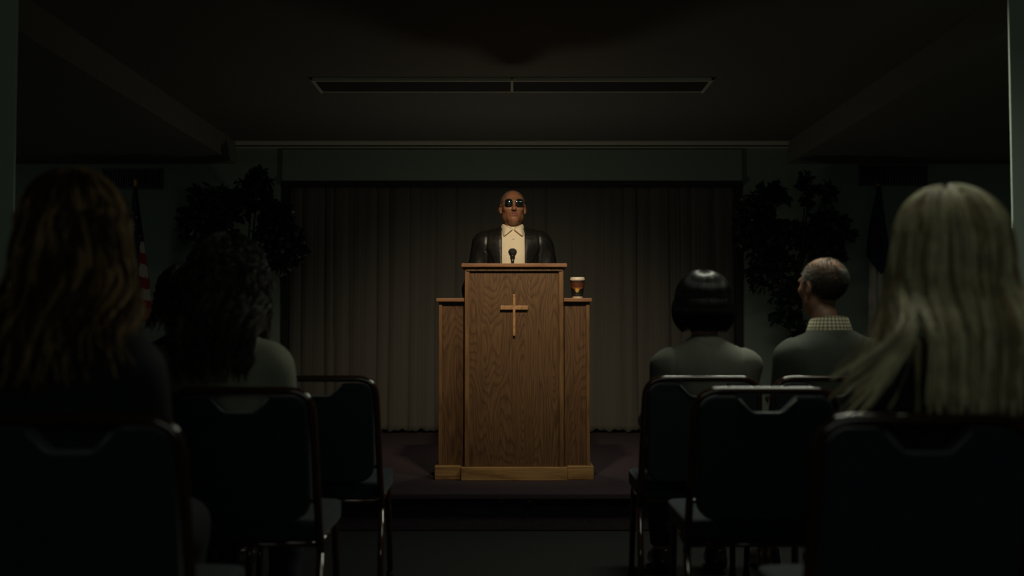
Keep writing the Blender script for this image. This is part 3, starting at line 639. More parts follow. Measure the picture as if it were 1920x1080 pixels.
def hairmat(name, c, rough=.34, spec=.5): return mat(name, c, rough, spec=spec, var=.25, vscale=25)
M_SHOE = mat('black_shoe_leather', (.012, .012, .012), .3)
skin_light = mat('light_skin', (.42, .24, .17), .5, sss=.05, bump=.1, bscale=200)
skin_brown = mat('brown_skin', (.20, .095, .055), .48, sss=.05, bump=.25, bscale=90)
skin_tan = mat('tanned_skin', (.36, .19, .12), .45, sss=.05, bump=.1, bscale=200)
dark_tr = mat('dark_trouser_cloth', (.015, .017, .022), .9)
def place(Yr, u, dx=0): return ((u - 960) / FPX * (Yr + .2), Yr + .275, 0)

# -- nearest left: long auburn hair
navy = mat('near_black_navy_coat', (.006, .008, .012), .8, bump=.2, bscale=300)
t, J, T, R, hc, tp = make_seated('person', 'person with long wavy auburn hair and dark coat, nearest on the left, seen from behind', place(2.14, 126), 1.03, .96, skin_light, navy, dark_tr, top_name='coat')
ml = [hairmat('auburn_hair', (.065, .030, .011), .42, .3), hairmat('auburn_hair_light', (.34, .21, .085), .40, .4)]
strands(t, (hc[0], hc[1] - .005, hc[2] + .035), None, (.094, .115, .104), 150, 13, .97, 11, ml, wave=.017, wfreq=15, profile=lambda f: 1.0 + .06 * np.sin(f * 4.5) + .10 * f ** 2, zvar=.06, sweep=((1.2, 2.4, .07, .8), (3.9, 5.1, -.05, .6)), jitter=.018, thick=.0013, back_y=-.245)
# -- nearest right: long straight blonde hair
t, J, T, R, hc, tp = make_seated('person', 'person with long straight blonde hair and black top, nearest on the right, seen from behind', place(2.14, 1797), .985, .95, skin_light, mat('black_knit_top', (.006, .006, .007), .85), dark_tr, top_name='coat', elbL=(-.02, 0))
ml = [hairmat('blonde_hair', (.88, .75, .50), .36, .6), hairmat('blonde_hair_shade', (.48, .38, .22), .5, .3)]
strands(t, (hc[0], hc[1] - .005, hc[2] + .030), None, (.106, .120, .108), 190, 14, .875, 5, ml, wave=.006, wfreq=9, profile=lambda f: 1.0 + .20 * f ** .7, zvar=.035, sweep=((4.15, 5.35, -.20, .38), (4.9, 5.6, -.08, .5)), jitter=.014, thick=.0013, clump=.72, back_y=-.252, part=-.01)
# -- second row left: dark curly hair, grey knit
t, J, T, R, hc, tp = make_seated('person', 'person with dark curly hair and grey top in the second row', place(3.18, 420), .975, .98, skin_light, mat('grey_green_knit', (.24, .245, .19), .85, bump=.4, bscale=260), dark_tr, top_name='top')
ml = [hairmat('dark_curly_hair', (.030, .026, .022), .36), hairmat('dark_curly_hair_light', (.075, .066, .054), .36)]
strands(t, (hc[0] + .005, hc[1] - .01, hc[2] + .028), None, (.102, .118, .104), 200, 10, .915, 21, ml, wave=.014, wfreq=14, curl=.008, profile=lambda f: 1.0 + .14 * np.sin(f * 2.8) - .22 * f ** 2, zvar=.04, jitter=.018, thick=.0013, pts=40, back_y=-.235)
# -- front row left, hidden behind her: dark hair, darker skin
t, J, T, R, hc, tp = make_seated('person', 'person with dark hair in the front row, mostly hidden behind the curly-haired one', place(4.0, 346), .93, .95, skin_brown, mat('black_coat', (.010, .011, .012), .8), dark_tr, top_name='jacket', yaw=-.25)
ml = [hairmat('black_brown_hair', (.018, .013, .010), .4)]
strands(t, (hc[0], hc[1] - .01, hc[2] + .025), None, (.100, .112, .100), 120, 9, 1.06, 31, ml, wave=.01, wfreq=12, curl=.004, zvar=.03, jitter=.014, gap=1.15, pts=30)
# -- front row right: sleek black bob, grey jacket
gj = mat('grey_olive_suit_cloth', (.16, .16, .125), .8, bump=.15, bscale=500)
t, J, T, R, hc, tp = make_seated('person', 'person with a sleek black bob and grey jacket in the front row, seen from behind', place(4.0, 1321), .905, .89, skin_light, gj, dark_tr, top_name='jacket', elbL=(-.025, 0), elbR=(-.02, 0))
ml = [mat('sleek_black_hair', (.010, .010, .010), .27, spec=.6)]
strands(t, (hc[0], hc[1] - .005, hc[2] + .020), None, (.102, .115, .103), 230, 12, 1.045, 41, ml, wave=.001, wfreq=5, profile=lambda f: 1.0 + .20 * np.sin(f * PI * .62) - .42 * f ** 3, zvar=.006, jitter=.006, thick=.0011, clump=.25, inward=.1, sh_z=.93)
def collar_ring(t, z0, z1, r0, r1, cy, m, name, th=.006, front_gap=.5, lean=0, tilt=0):
    V = []; n = 48
    for k, (z, r) in enumerate(((z0, r0), (z0 + (z1 - z0) * .5, (r0 + r1) / 2 + .001), (z1, r1), (z1 + .001, r1 + th), (z0 + (z1 - z0) * .5, (r0 + r1) / 2 + th + .002), (z0, r0 + th * 1.6))):
        for i in range(n + 1):
            a = PI / 2 + front_gap + (2 * PI - 2 * front_gap) * i / n
            V.append((r * math.cos(a), cy + r * 1.02 * math.sin(a), z + tilt * math.sin(a)))
    W = n + 1; F = [(k * W + i, k * W + i + 1, ((k + 1) % 6) * W + i + 1, ((k + 1) % 6) * W + i) for k in range(6) for i in range(n)]
    F += [(0, W, 2 * W, 3 * W), (0, 3 * W, 4 * W, 5 * W), (W - 1, 4 * W - 1, 3 * W - 1, 2 * W - 1), (W - 1, 6 * W - 1, 5 * W - 1, 4 * W - 1)]
    b = MB(); b.add(V, F); return b.build(name, m, t, smooth=True)
collar_ring(t, .952, 1.000, .088, .066, -.085, gj, 'collar', .007, .9, tilt=-.008)
# -- front row right: balding man, patterned collar
dj = mat('dark_olive_suit_cloth', (.075, .084, .066), .85, bump=.15, bscale=500)
t, J, T, R, hc, tp = make_seated('person', 'balding man with grey hair, dark jacket and patterned shirt collar in the front row', place(4.0, 1550), .99, .97, skin_tan, dj, dark_tr, top_name='jacket', yaw=.42, headdx=-.012, rotz=0.08)
pm = bpy.data.materials.new('patterned_collar_cloth'); pm.use_nodes = True; nt = pm.node_tree; bs = nt.nodes['Principled BSDF']; bs.inputs['Roughness'].default_value = .8
tc = nt.nodes.new('ShaderNodeTexCoord'); sx = nt.nodes.new('ShaderNodeSeparateXYZ'); nt.links.new(tc.outputs['Object'], sx.inputs[0])
an = nt.nodes.new('ShaderNodeMath'); an.operation = 'ARCTAN2'; oy = nt.nodes.new('ShaderNodeMath'); oy.operation = 'ADD'; oy.inputs[1].default_value = .085; nt.links.new(sx.outputs[1], oy.inputs[0]); nt.links.new(oy.outputs[0], an.inputs[0]); nt.links.new(sx.outputs[0], an.inputs[1])
cb = nt.nodes.new('ShaderNodeCombineXYZ'); m1 = nt.nodes.new('ShaderNodeMath'); m1.operation = 'MULTIPLY'; m1.inputs[1].default_value = 5.2; nt.links.new(an.outputs[0], m1.inputs[0]); m2 = nt.nodes.new('ShaderNodeMath'); m2.operation = 'MULTIPLY'; m2.inputs[1].default_value = 75; nt.links.new(sx.outputs[2], m2.inputs[0])
nt.links.new(m1.outputs[0], cb.inputs[0]); nt.links.new(m2.outputs[0], cb.inputs[1])
vo = nt.nodes.new('ShaderNodeTexVoronoi'); vo.inputs['Scale'].default_value = 1.0; vo.inputs['Randomness'].default_value = 0.0; nt.links.new(cb.outputs[0], vo.inputs['Vector'])
rp = nt.nodes.new('ShaderNodeValToRGB'); rp.color_ramp.elements[0].position = .30; rp.color_ramp.elements[0].color = (.85, .78, .55, 1); rp.color_ramp.elements[1].position = .52; rp.color_ramp.elements[1].color = (.16, .14, .08, 1)
nt.links.new(vo.outputs['Distance'], rp.inputs['Fac']); nt.links.new(rp.outputs[0], bs.inputs['Base Color'])
collar_ring(t, 1.000, 1.078, .092, .069, -.080, pm, 'shirt_collar', .004, .5, tilt=-.012)['label'] = 'pale patterned shirt collar'
collar_ring(t, .955, 1.022, .104, .088, -.082, dj, 'jacket_collar', .006, .9, tilt=-.014)
def short_hair(t, T, R, s, mats, seed, n, keep, length=.006, thick=.0007, prob=None):
    rnd = np.random.RandomState(seed); Vs = []; Qs = []; Mi = []; off = 0; c = Vector((0, -.012, .032)); rad = (.0755, .0965, .0835)
    for _ in range(n):
        d_ = Vector(rnd.normal(size=3)).normalized(); p = Vector((d_.x * rad[0], d_.y * rad[1], d_.z * rad[2])) + c
        if not keep(p, rnd): continue
        nrm = Vector((d_.x / rad[0], d_.y / rad[1], d_.z / rad[2])).normalized(); tip = p + nrm * length * rnd.uniform(.5, 1) + Vector((rnd.uniform(-.4, .4), -.3, -.5)) * length
        a = Vector(T(*p)); e = Vector(T(*tip)); tg = (e - a).normalized(); u = tg.orthogonal().normalized(); v = tg.cross(u)
        Vs += [a + u * thick, a - u * thick * .5 + v * thick * .87, a - u * thick * .5 - v * thick * .87, e + u * thick * .5, e - u * thick * .25 + v * thick * .4, e - u * thick * .25 - v * thick * .4]
        Qs += [(off, off + 1, off + 4, off + 3), (off + 1, off + 2, off + 5, off + 4), (off + 2, off, off + 3, off + 5)]; off += 6
        mi = rnd.choice(len(mats), p=prob(p) if prob else None); Mi += [mi] * 3
    return np_obj('hair', [tuple(v) for v in Vs], Qs, mats, t, mi=Mi)
gm = [mat('grey_hair', (.22, .21, .18), .5), mat('dark_grey_hair', (.03, .028, .025), .5)]
def keep_bald(p, r):
    crown = (p - Vector((.012, -.075, .085))).length < .034; front = p.y > .035 or (p.z > .095 and p.y > -.03)
    if p.z < -.045 or (p.y > .01 and p.z < .02): return False
    if crown: return r.rand() < .12
    if front: return r.rand() < .05
    return r.rand() < .55 + .45 * (p.z < .07)
def pr_bald(p): q = min(1, max(0, (.035 - p.z) / .04)); return [.72 - .6 * q, .28 + .6 * q]
short_hair(t, T, R, 1, gm, 4, 15000, keep_bald, .008, .0008, pr_bald)

# ------------------------------------------------------------------ the speaker behind the lectern
SPY = 6.64; sp = thing('person', 'man with sunglasses, black leather jacket and cream shirt standing behind the lectern', 'person', (P(961, 500, SPY).x, SPY, Z0), PI + .05)
J = {}
J['blobs'] = [((0, 0, 1.285), (.160, .112, .155)), ((0, .008, 1.12), (.145, .108, .15)), ((0, .0, .97), (.160, .118, .11)), ((0, -.008, 1.385), (.12, .078, .07))]
J['shL'] = (-.148, -.005, 1.385); J['shR'] = (.148, -.005, 1.385); J['rs'] = .056
J['arm'] = [((-.185, -.005, 1.370), (-.248, -.03, 1.09), (-.262, .05, .865)), ((.185, -.005, 1.370), (.248, -.03, 1.09), (.262, .05, .865))]; J['ra'] = (.054, .043, .029)
J['leg'] = [((-.088, 0, .90), (-.105, .015, .49), (-.115, -.01, .09)), ((.088, 0, .90), (.105, .015, .49), (.115, -.01, .09))]; J['rl'] = (.086, .058, .038)
HC = (0, .028, 1.598)
V = Vol(axis([(-.34, .007), (-.105, .0032), (.105, .007), (.34,)]), axis([(-.17, .0045), (.02, .0038), (.24,)]), axis([(0, .010), (.66, .006), (.90, .009), (1.42, .0032), (1.74,)]))
torso(V, J); arms(V, J); legs(V, J); V.cone((0, -.012, 1.40), (0, .005, 1.535), .060, .054, .03)
T, R = head(V, HC, 0.03, .09, .98)
for i, (h_, kn, an) in enumerate(J['leg']): V.cone((an[0], an[1] - .02, .045), (an[0] * 1.15, an[1] + .16, .03), .036, .028, .03)
for i, q in ((0, -1), (1, 1)):
    w_ = Vector(J['arm'][i][2]); fingers(V, w_ + Vector((0, .012, -.060)), (0, .12, -1), (-q * .25, 1, 0.1), (q, .25, 0), 1.0, .45)
v, q_ = V.mesh(); v = relax(v, q_, 1, .4); cen = v[q_].mean(1); Ri = np.array(R.transposed()); loc_ = (cen - np.array(HC)) @ Ri.T / .98
lip = (np.abs(loc_[:, 0]) < .021 - .25 * np.abs(loc_[:, 2] + .0555)) & (loc_[:, 2] > -.0685) & (loc_[:, 2] < -.0435) & (loc_[:, 1] > .083)
body_m = mat('warm_brown_skin', (.27, .125, .068), .42, sss=.06, bump=.35, bscale=70, var=.15, vscale=35)
np_obj('body', v, q_, [body_m, mat('lip_skin', (.20, .065, .045), .4)], sp, mi=lip.astype(int))
# shirt
V = Vol(axis([(-.26, .006), (.26,)]), axis([(-.16, .006), (.20,)]), axis([(.86, .006), (1.50,)]))
torso(V, J, .006); V.cone((0, -.012, 1.40), (0, .000, 1.46), .064, .062, .03); V.keep(lambda X, Y, Z: .9 - Z)
V.displace(lambda X, Y, Z: .0012 * np.sin(70 * X + 6 * Z) * np.clip((1.42 - Z) * 5, 0, 1))
v, q_ = V.mesh(); v = relax(v, q_, 1); shirt_m = mat('cream_shirt_cloth', (.80, .70, .52), .75, bump=.05, bscale=300); sh = np_obj('shirt', v, q_, shirt_m, sp); bv = BVHTree.FromPolygons([tuple(p) for p in v], [tuple(int(i) for i in f) for f in q_])
def drape(rows, bvh, offy, th, cols=8):
    V_ = []; n = len(rows)
    for layer in (0, 1):
        for z, x0, x1 in rows:
            for i in range(cols + 1):
                x = x0 + (x1 - x0) * i / cols; h_ = bvh.ray_cast(Vector((x, 1, z)), Vector((0, -1, 0))); y = (h_[0].y if h_[0] else 0) + offy + (th if layer else 0); V_.append((x, y, z))
    W = cols + 1; N_ = n * W; F_ = []
    for j in range(n - 1):
        for i in range(cols):
            a, b_, c, d_ = j * W + i, j * W + i + 1, (j + 1) * W + i + 1, (j + 1) * W + i; F_ += [(d_, c, b_, a), (a + N_, b_ + N_, c + N_, d_ + N_)]
    for j in range(n - 1):
        for i in (0, cols): a, d_ = j * W + i, (j + 1) * W + i; F_.append((a, d_, d_ + N_, a + N_) if i else (a, a + N_, d_ + N_, d_))
    for i in range(cols): F_.append((i, i + 1, i + 1 + N_, i + N_)); a = (n - 1) * W + i; F_.append((a, a + N_, a + 1 + N_, a + 1))
    return V_, F_
b = MB(); b.add(*drape([(1.435 - .03 * k, -.014, .014) for k in range(14)], bv, .001, .0018, 3)); b.build('placket', shirt_m, sh)
for z in (1.40, 1.325, 1.25, 1.175):
    h_ = bv.ray_cast(Vector((0, 1, z)), Vector((0, -1, 0)))[0]; b = MB(); b.lathe([(.0055, 0), (.0055, .0016), (.003, .002)], n=16); o = b.build('button', mat('shirt_button', (.55, .5, .4), .3), sh); o.rotation_euler = (-PI / 2, 0, 0); o.location = (0, h_.y + .003, z)
collar_ring(sp, 1.443, 1.488, .072, .064, -.006, shirt_m, 'collar_band', .003, .12, tilt=-.010)
for q in (-1, 1):   # pointed collar wings
    A = Vector((q * .004, .076, 1.464)); Bp = Vector((q * .060, .030, 1.499)); Cp = Vector((q * .074, .046, 1.424)); Dp = Vector((q * .054, .098, 1.420)); Ep = Vector((q * .070, -.01, 1.492)); Fp = Vector((q * .086, -.004, 1.44))
    b = MB(); n_ = 8; Vv = []
    for j in range(n_ + 1):
        tj = j / n_; top = A.lerp(Bp, tj); top.y += .012 * math.sin(PI * tj); bot = (A + Vector((q * .004, .008, -.006))).lerp(Dp, min(1, tj * 1.35)) if tj < .74 else Dp.lerp(Cp, (tj - .74) / .26)
        for i in range(5): p = top.lerp(bot, i / 4); p.y += .004 * math.sin(PI * i / 4); Vv.append(p)
    for k in range(1, 4):
        top = Bp.lerp(Ep, k / 3); bot = Cp.lerp(Fp, k / 3)
        for i in range(5): Vv.append(top.lerp(bot, i / 4))
    rows_ = len(Vv) // 5; b.add(Vv, [(j * 5 + i, j * 5 + i + 1, (j + 1) * 5 + i + 1, (j + 1) * 5 + i) for j in range(rows_ - 1) for i in range(4)])
    o = b.build('collar_wing', shirt_m, sh, smooth=True); sm = o.modifiers.new('thickness', 'SOLIDIFY'); sm.thickness = .0028; sm.offset = 0
# leather jacket
leather = mat('black_leather', (.009, .0085, .008), .42, spec=.6, bump=.7, bscale=30)
V = Vol(axis([(-.38, .006), (.38,)]), axis([(-.18, .006), (.22,)]), axis([(.78, .0065), (1.52,)]))
torso(V, J, .022, .06); arms(V, J, .018, .04, wrist=True); V.cone((0, -.014, 1.40), (0, -.012, 1.455), .080, .076, .03); V.ell(J['blobs'][2][0], J['blobs'][2][1], .04, g=.022)
def seam(X, Z, zt, x0, amp=.005): return amp * np.exp(-((np.abs(X) - x0 - .10 * (zt - Z) * (Z < zt) * (zt - Z < .1)) / .0065) ** 2) * np.clip((Z - zt + .30) * 8, 0, 1)
def wr(X, Y, Z): ax_ = np.abs(X); return seam(X, Z, 1.42, .158) + .0035 * np.abs(np.sin(38 * Z + 26 * ax_ + 5 * np.sin(24 * Y + 11 * ax_))) * np.clip((ax_ - .14) * 14, 0, 1) + .0022 * np.sin(30 * X + 24 * Z)
V.displace(wr); V.keep(lambda X, Y, Z: .82 - Z)
V.keep(lambda X, Y, Z: -np.maximum(np.maximum(np.abs(X) - (.070 - .035 * np.clip((1.30 - Z) * 1.2, 0, 1) * 0), -(Y - .0)), -(Z - .0)))   # open front
V.keep(lambda X, Y, Z: -np.maximum(np.sqrt(X ** 2 + (Y + .008) ** 2) - .072, -(Z - 1.425)))
v, q_ = V.mesh(); v = relax(v, q_, 1); jk = np_obj('leather_jacket', v, q_, leather, sp); bj = BVHTree.FromPolygons([tuple(p) for p in v], [tuple(int(i) for i in f) for f in q_])
for q in (-1, 1):
    rows = [(1.445, .079, .092), (1.42, .078, .112), (1.395, .077, .135), (1.37, .0765, .152), (1.345, .076, .160), (1.325, .076, .150), (1.30, .076, .138), (1.26, .076, .120), (1.20, .076, .103), (1.12, .076, .090)]
    rows = [(z, q * a, q * c) for z, a, c in rows]; b = MB(); Vd, Fd = drape(rows, bj, .004, .009, 8)
    if q < 0: Fd = [f[::-1] for f in Fd]
    b.add(Vd, Fd); b.build('lapel', leather, jk, bevel=.002)
collar_ring(sp, 1.415, 1.478, .096, .080, -.014, leather, 'jacket_collar', .006, .85, tilt=-.012)
# trousers and shoes
V = Vol(axis([(-.22, .008), (.22,)]), axis([(-.16, .008), (.18,)]), axis([(.04, .010), (1.05,)])); legs(V, J, .014); V.ell(J['blobs'][2][0], J['blobs'][2][1], .05, g=.010); V.keep(lambda X, Y, Z: .06 - Z)
v, q_ = V.mesh(); v = relax(v, q_, 2); np_obj('trousers', v, q_, dark_tr, sp)
for i in (0, 1):
    an = J['leg'][i][2]; V = Vol(axis([(an[0] - .08, .006), (an[0] + .09,)]), axis([(an[1] - .1, .006), (an[1] + .26,)]), axis([(-.01, .005), (.13,)]))
    V.cone((an[0], an[1] - .025, .048), (an[0] * 1.15, an[1] + .175, .036), .043, .036, .02); V.keep(lambda X, Y, Z: -(Z - .002)); v, q_ = V.mesh(); v = relax(v, q_, 1); np_obj('shoe', v, q_, M_SHOE, sp)
# cropped grey hair, moustache shadow, sunglasses
def keep_sp(p, r):
    if p.z < -.03 or (p.y > .02 and p.z < .03 and abs(p.x) < .066): return False
    if p.y > .058 and p.z < .095 and abs(p.x) < .055: return False
    if p.y > .045: return r.rand() < .3
    return True
short_hair(sp, T, R, 1, [mat('cropped_grey_hair', (.10, .09, .08), .6), gm[1]], 9, 9000, keep_sp, .004, .0006)
gl = thing('sunglasses', 'x', 'x'); 
for k_ in ('label', 'category'): del gl[k_]
gl.parent = sp; gl.location = HC; gl.rotation_euler = R.to_euler()
lens_m = mat('dark_green_lens', (.004, .010, .012), .05, spec=.6); rim_m = mat('thin_brass_rim', (.30, .24, .15), .3, metal=1)
for q in (-1, 1):
    b = MB(); n_ = 28; ring = []
    for k_ in range(n_): a = 2 * PI * k_ / n_; cx_, cz_ = math.cos(a), math.sin(a); rr_ = (abs(cx_) ** 2.6 + abs(cz_) ** 2.6) ** (-1 / 2.6); ring.append((cx_ * rr_ * .0225, cz_ * rr_ * .0200))
    Vv = []; Ff = []
    for j, sc in enumerate((1, .8, .55, .28)):
        for x, z in ring: Vv.append((x * sc, -.0028 * (sc ** 2) , z * sc))
    Vv.append((0, 0, 0)); Ff = [(j * n_ + k_, j * n_ + (k_ + 1) % n_, (j + 1) * n_ + (k_ + 1) % n_, (j + 1) * n_ + k_) for j in range(3) for k_ in range(n_)] + [(3 * n_ + k_, 3 * n_ + (k_ + 1) % n_, 4 * n_) for k_ in range(n_)]
    b.add(Vv, Ff); o = b.build('lens', lens_m, gl, smooth=True); o.location = (q * .0335, .112, .014); o.rotation_euler = (-.03, 0, -q * .10); sm = o.modifiers.new('thickness', 'SOLIDIFY'); sm.thickness = .002
    b = MB(); b.tube([(x, -.0026, z) for x, z in ring + ring[:2]], .0012, 8, caps=False); o2 = b.build('rim', rim_m, gl, smooth=True); o2.location = o.location; o2.rotation_euler = o.rotation_euler
    b = MB(); b.tube([(q * .055, .106, .022), (q * .076, .070, .020), (q * .083, .0, .014), (q * .082, -.02, .0)], .0016, 8); b.build('temple', rim_m, gl, smooth=True)
b = MB(); b.tube([(-.012, .109, .020), (0, .114, .023), (.012, .109, .020)], .0013, 8); b.build('bridge', rim_m, gl, smooth=True)

# ------------------------------------------------------------------ flags
def flagstand(t, zf):
    b = MB(); b.lathe([(.13, 0), (.13, .02), (.05, .05), (.03, .09), (.022, .12)], n=28); b.build('stand', M['gold'], t, smooth=True)
    b = MB(); b.tube([(0, 0, .1), (0, 0, zf)], .0125, 12); b.build('pole', M['pole'], t, smooth=True)
def drapeflag(t, outline, mats, faceidx, folds, seed, extra=None, name='flag_cloth'):
    """outline: rows (z, xl, xr); a pleated closed drape of real depth around the pole"""
    n = 72; V_ = []; F_ = []; mi = []
    for j, (z, xl, xr) in enumerate(outline):
        for i in range(n):
            a = 2 * PI * i / n; hw = (xr - xl) / 2; cx_ = (xl + xr) / 2; dep = max(.012, hw * .42)
            fr = 1 + .22 * math.sin(folds * a + seed + .6 * math.sin(z * 7)) ; V_.append((cx_ + hw * math.cos(a), dep * math.sin(a) * fr, z + .01 * math.sin(3 * a) * (j > 0)))
    for j in range(len(outline) - 1):
        for i in range(n):
            F_.append((j * n + i, (j + 1) * n + i, (j + 1) * n + (i + 1) % n, j * n + (i + 1) % n)); c = [sum(V_[k][q] for k in F_[-1]) / 4 for q in range(3)]; mi.append(faceidx(*c, (outline[j][1] + outline[j][2]) / 2))
    b = MB(); b.v = V_; b.f = F_; b.m = mi
    if extra: extra(b)
    return b.build(name, mats, t, smooth=True)
def interp(rows, n):
    zs = [r[0] for r in rows][::-1]; L_ = [r[1] for r in rows][::-1]; R_ = [r[2] for r in rows][::-1]
    return [(z, float(np.interp(z, zs, L_)), float(np.interp(z, zs, R_))) for z in np.linspace(zs[-1], zs[0], n)]
FY = 8.35
def pxrows(rows, px):  return [(P(l, v, FY).z - .2, P(l, v, FY).x - px, P(r, v, FY).x - px) for v, l, r in rows]
# striped flag
px = P(254, 400, FY).x; ft = thing('flag', 'furled red, white and blue flag with stars on a pole left of the stage', 'flag', (px, FY, .2)); flagstand(ft, P(254, 352, FY).z - .2)
rows = interp(pxrows([(350, 251, 257), (370, 248, 259), (400, 245, 263), (430, 240, 267), (460, 238, 271), (500, 237, 276), (540, 236, 281), (575, 236, 285), (600, 240, 286)], px), 60)
xz = lambda u, v: (P(u, v, FY).x - px, P(u, v, FY).z - .2)
def usidx(x, y, z, cx_):
    u = 960 + (x + px) / FY * FPX; v = 622 - (z + .2 - CAMZ) / FY * FPX
    if y > 0: return 0 if v < 560 else 2
    if v > 576 + (286 - u) * .15 and u > 262: return 3
    edge = 263 - (v - 455) * .0
    if u > edge - max(0, 455 - v) * -.5 and v > 452:
        k = int(((v - 452) + (u - 262) * -.25) // 21.5); return 1 if k % 2 == 0 else 2
    if v > 545: return 2 if (u < 250) else 1
    return 0
def stars(b):
    for u, v in ((251, 400), (253, 422), (243, 441), (265, 443), (254, 432), (248, 460), (246, 478), (250, 496), (252, 515), (248, 470 + 12), (254, 536), (258, 408), (247, 412)):
        x, z = xz(u, v); r = .011; y = -.5
        row = min(rows, key=lambda q: abs(q[0] - z)); hw = (row[2] - row[1]) / 2; cx_ = (row[1] + row[2]) / 2; cc = max(-.95, min(.95, (x - cx_) / hw)); y = -max(.012, hw * .42) * math.sqrt(1 - cc * cc) * 1.22 - .003
        pts = [(x + (r if k % 2 == 0 else r * .42) * math.sin(k * PI / 5), y, z + (r if k % 2 == 0 else r * .42) * math.cos(k * PI / 5)) for k in range(10)]
        b.add(pts + [(p[0], p[1] + .0015, p[2]) for p in pts], [tuple(range(10)), tuple(range(19, 9, -1))] + [(k, k + 10, (k + 1) % 10 + 10, (k + 1) % 10) for k in range(10)], 1)
drapeflag(ft, rows, [M['blue'], M['white'], M['red'], M['fringe']], usidx, 5, 1.0, stars)
def finial(t, z, sphere=False):
    b = MB(); b.lathe([(.004, 0), (.020, .012), (.012, .03), (.022, .05), (.004, .085)] if not sphere else [(.004, 0), (.014, .008), (.019, .02), (.014, .032), (.004, .04)], (0, 0, z), 16); b.build('finial', M['gold'], t, smooth=True)
finial(ft, P(254, 352, FY).z - .2)
# navy and white flag
px = P(1646, 400, FY).x; ft2 = thing('flag', 'furled navy and white flag on a pole right of the stage, by the blonde person', 'flag', (px, FY, .2)); flagstand(ft2, P(1646, 352, FY).z - .2)
lower = interp(pxrows([(455, 1636, 1650), (500, 1630, 1656), (560, 1628, 1660), (640, 1626, 1664), (700, 1628, 1660)], px), 30)
drapeflag(ft2, lower, [M['white'], M['red']], lambda x, y, z, c: 0, 7, 2.0, name='flag_field')
rows2 = interp(pxrows([(350, 1643, 1649), (380, 1636, 1653), (420, 1628, 1658), (455, 1623, 1663), (480, 1622, 1665), (496, 1634, 1662), (512, 1648, 1653)], px), 50)
def ch_idx(x, y, z, c):
    u = 960 + (x + px) / FY * FPX; v = 622 - (z + .2 - CAMZ) / FY * FPX
    return 1 if (y < 0 and ((abs(u - 1643) < 3 and 420 < v < 468) or (abs(v - 437) < 3 and abs(u - 1643) < 9))) else 0
cc = mat('flag_dark_red', (.06, .008, .012), .8)
o = drapeflag(ft2, [(z, l, r) for z, l, r in rows2], [M['blue'], cc], ch_idx, 4, .3, name='flag_canton'); o.location = (0, -.035, 0)
finial(ft2, P(1646, 352, FY).z - .2, True)

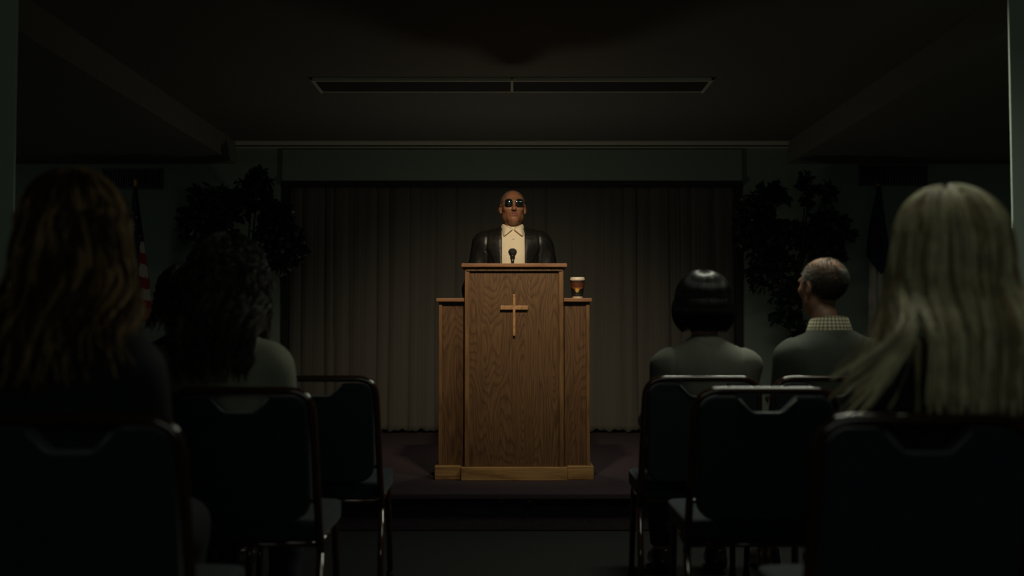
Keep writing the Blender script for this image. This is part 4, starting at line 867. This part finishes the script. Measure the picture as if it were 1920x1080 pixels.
# ------------------------------------------------------------------ potted ficus trees
def plant(label, u0, v0, Y, blobs, seed):
    base = P(u0, 700, Y); t = thing('potted_ficus', label, 'plant', (base.x, Y, .2)); rnd = random.Random(seed); fo = MB(); br = MB()
    b = MB(); b.lathe([(.12, 0), (.13, .01), (.165, .30), (.175, .30), (.175, .33), (.155, .33), (.15, .29), (.01, .285)], n=32); b.build('pot', M['pot'], t, smooth=True)
    b = MB(); b.lathe([(.15, .27), (.149, .295), (.01, .305)], n=24); b.build('soil', M['soil'], t)
    fork = Vector((0, 0, 1.0)); br.tube([(.02, 0, .28), (.0, .01, .6), fork], [.022, .018, .016], 8); br.tube([(-.03, .01, .28), (.015, -.01, .65), fork], [.016, .014, .012], 8)
    for (u, v, ru, rv, n, yoff) in blobs:
        c = P(u, v, Y); c = Vector((c.x - base.x, yoff, c.z - .2)); rx_ = ru / FPX * Y; rz_ = rv / FPX * Y; ry_ = rx_ * .8
        br.tube([fork, fork.lerp(c, .5) + Vector((rnd.uniform(-.05, .05), rnd.uniform(-.05, .05), .03)), c + Vector((0, 0, rz_ * .5))], [.012, .008, .003], 6)
        tw = max(4, n // 14)
        for _ in range(tw):
            d_ = Vector((rnd.gauss(0, 1), rnd.gauss(0, 1), rnd.gauss(0, 1))).normalized(); rad = rnd.uniform(.55, 1.12) ; e = c + Vector((d_.x * rx_, d_.y * ry_, d_.z * rz_)) * rad; s0 = c.lerp(e, .25); md = s0.lerp(e, .6) + Vector((0, 0, .02))
            br.tube([s0, md, e], [.003, .002, .001], 4)
            for k in range(14):
                tt = rnd.uniform(.15, 1.05); p = s0.lerp(md, min(1, tt * 1.6)) if tt < .6 else md.lerp(e, (tt - .6) / .4)
                ld = (d_ * .6 + Vector((rnd.gauss(0, .7), rnd.gauss(0, .7), rnd.gauss(-.5, .5)))).normalized(); L_ = rnd.uniform(.045, .085); W_ = L_ * .26
                sd = ld.cross(Vector((rnd.gauss(0, 1), rnd.gauss(0, 1), rnd.gauss(.6, 1)))).normalized(); nn = sd.cross(ld); q = []
                for f, w_, dp in ((0, 0, 0), (.3, .85, .004), (.6, 1, 0), (.85, .45, -.008), (1, 0, -.018)):
                    m_ = p + ld * L_ * f + nn * dp; q.append((m_ - sd * W_ * w_ + nn * .003 * w_, m_, m_ + sd * W_ * w_ + nn * .003 * w_))
                vs = [q[0][1], q[1][0], q[1][1], q[1][2], q[2][0], q[2][1], q[2][2], q[3][0], q[3][1], q[3][2], q[4][1]]
                fo.add(vs, [(0, 2, 1), (0, 3, 2), (1, 2, 5, 4), (2, 3, 6, 5), (4, 5, 8, 7), (5, 6, 9, 8), (7, 8, 10), (8, 9, 10)])
    fo.build('foliage', M['leaf'], t, smooth=False); br.build('trunk', M['bark'], t, smooth=True)
    return t
plant('bushy potted ficus tree left of the stage curtain', 452, 0, 8.2, [(400, 390, 55, 45, 900, 0), (385, 430, 48, 40, 600, -.05), (470, 365, 42, 45, 600, .05), (485, 345, 22, 28, 200, 0), (525, 420, 42, 50, 700, 0), (500, 480, 45, 55, 600, 0), (430, 470, 45, 50, 500, .1), (550, 470, 20, 40, 200, 0)], 5)
plant('tall potted ficus tree right of the stage curtain, behind the balding man', 1478, 0, 8.2, [(1440, 375, 38, 32, 500, 0), (1415, 420, 38, 45, 600, 0), (1450, 450, 60, 50, 900, 0), (1430, 500, 55, 40, 600, 0), (1555, 430, 40, 34, 700, 0), (1525, 460, 45, 42, 500, .05), (1560, 480, 30, 30, 250, 0), (1522, 345, 26, 22, 130, 0), (1550, 362, 18, 14, 60, 0), (1510, 375, 16, 16, 50, 0), (1480, 550, 38, 26, 300, 0), (1475, 590, 34, 18, 200, 0), (1500, 620, 22, 25, 120, 0)], 6)
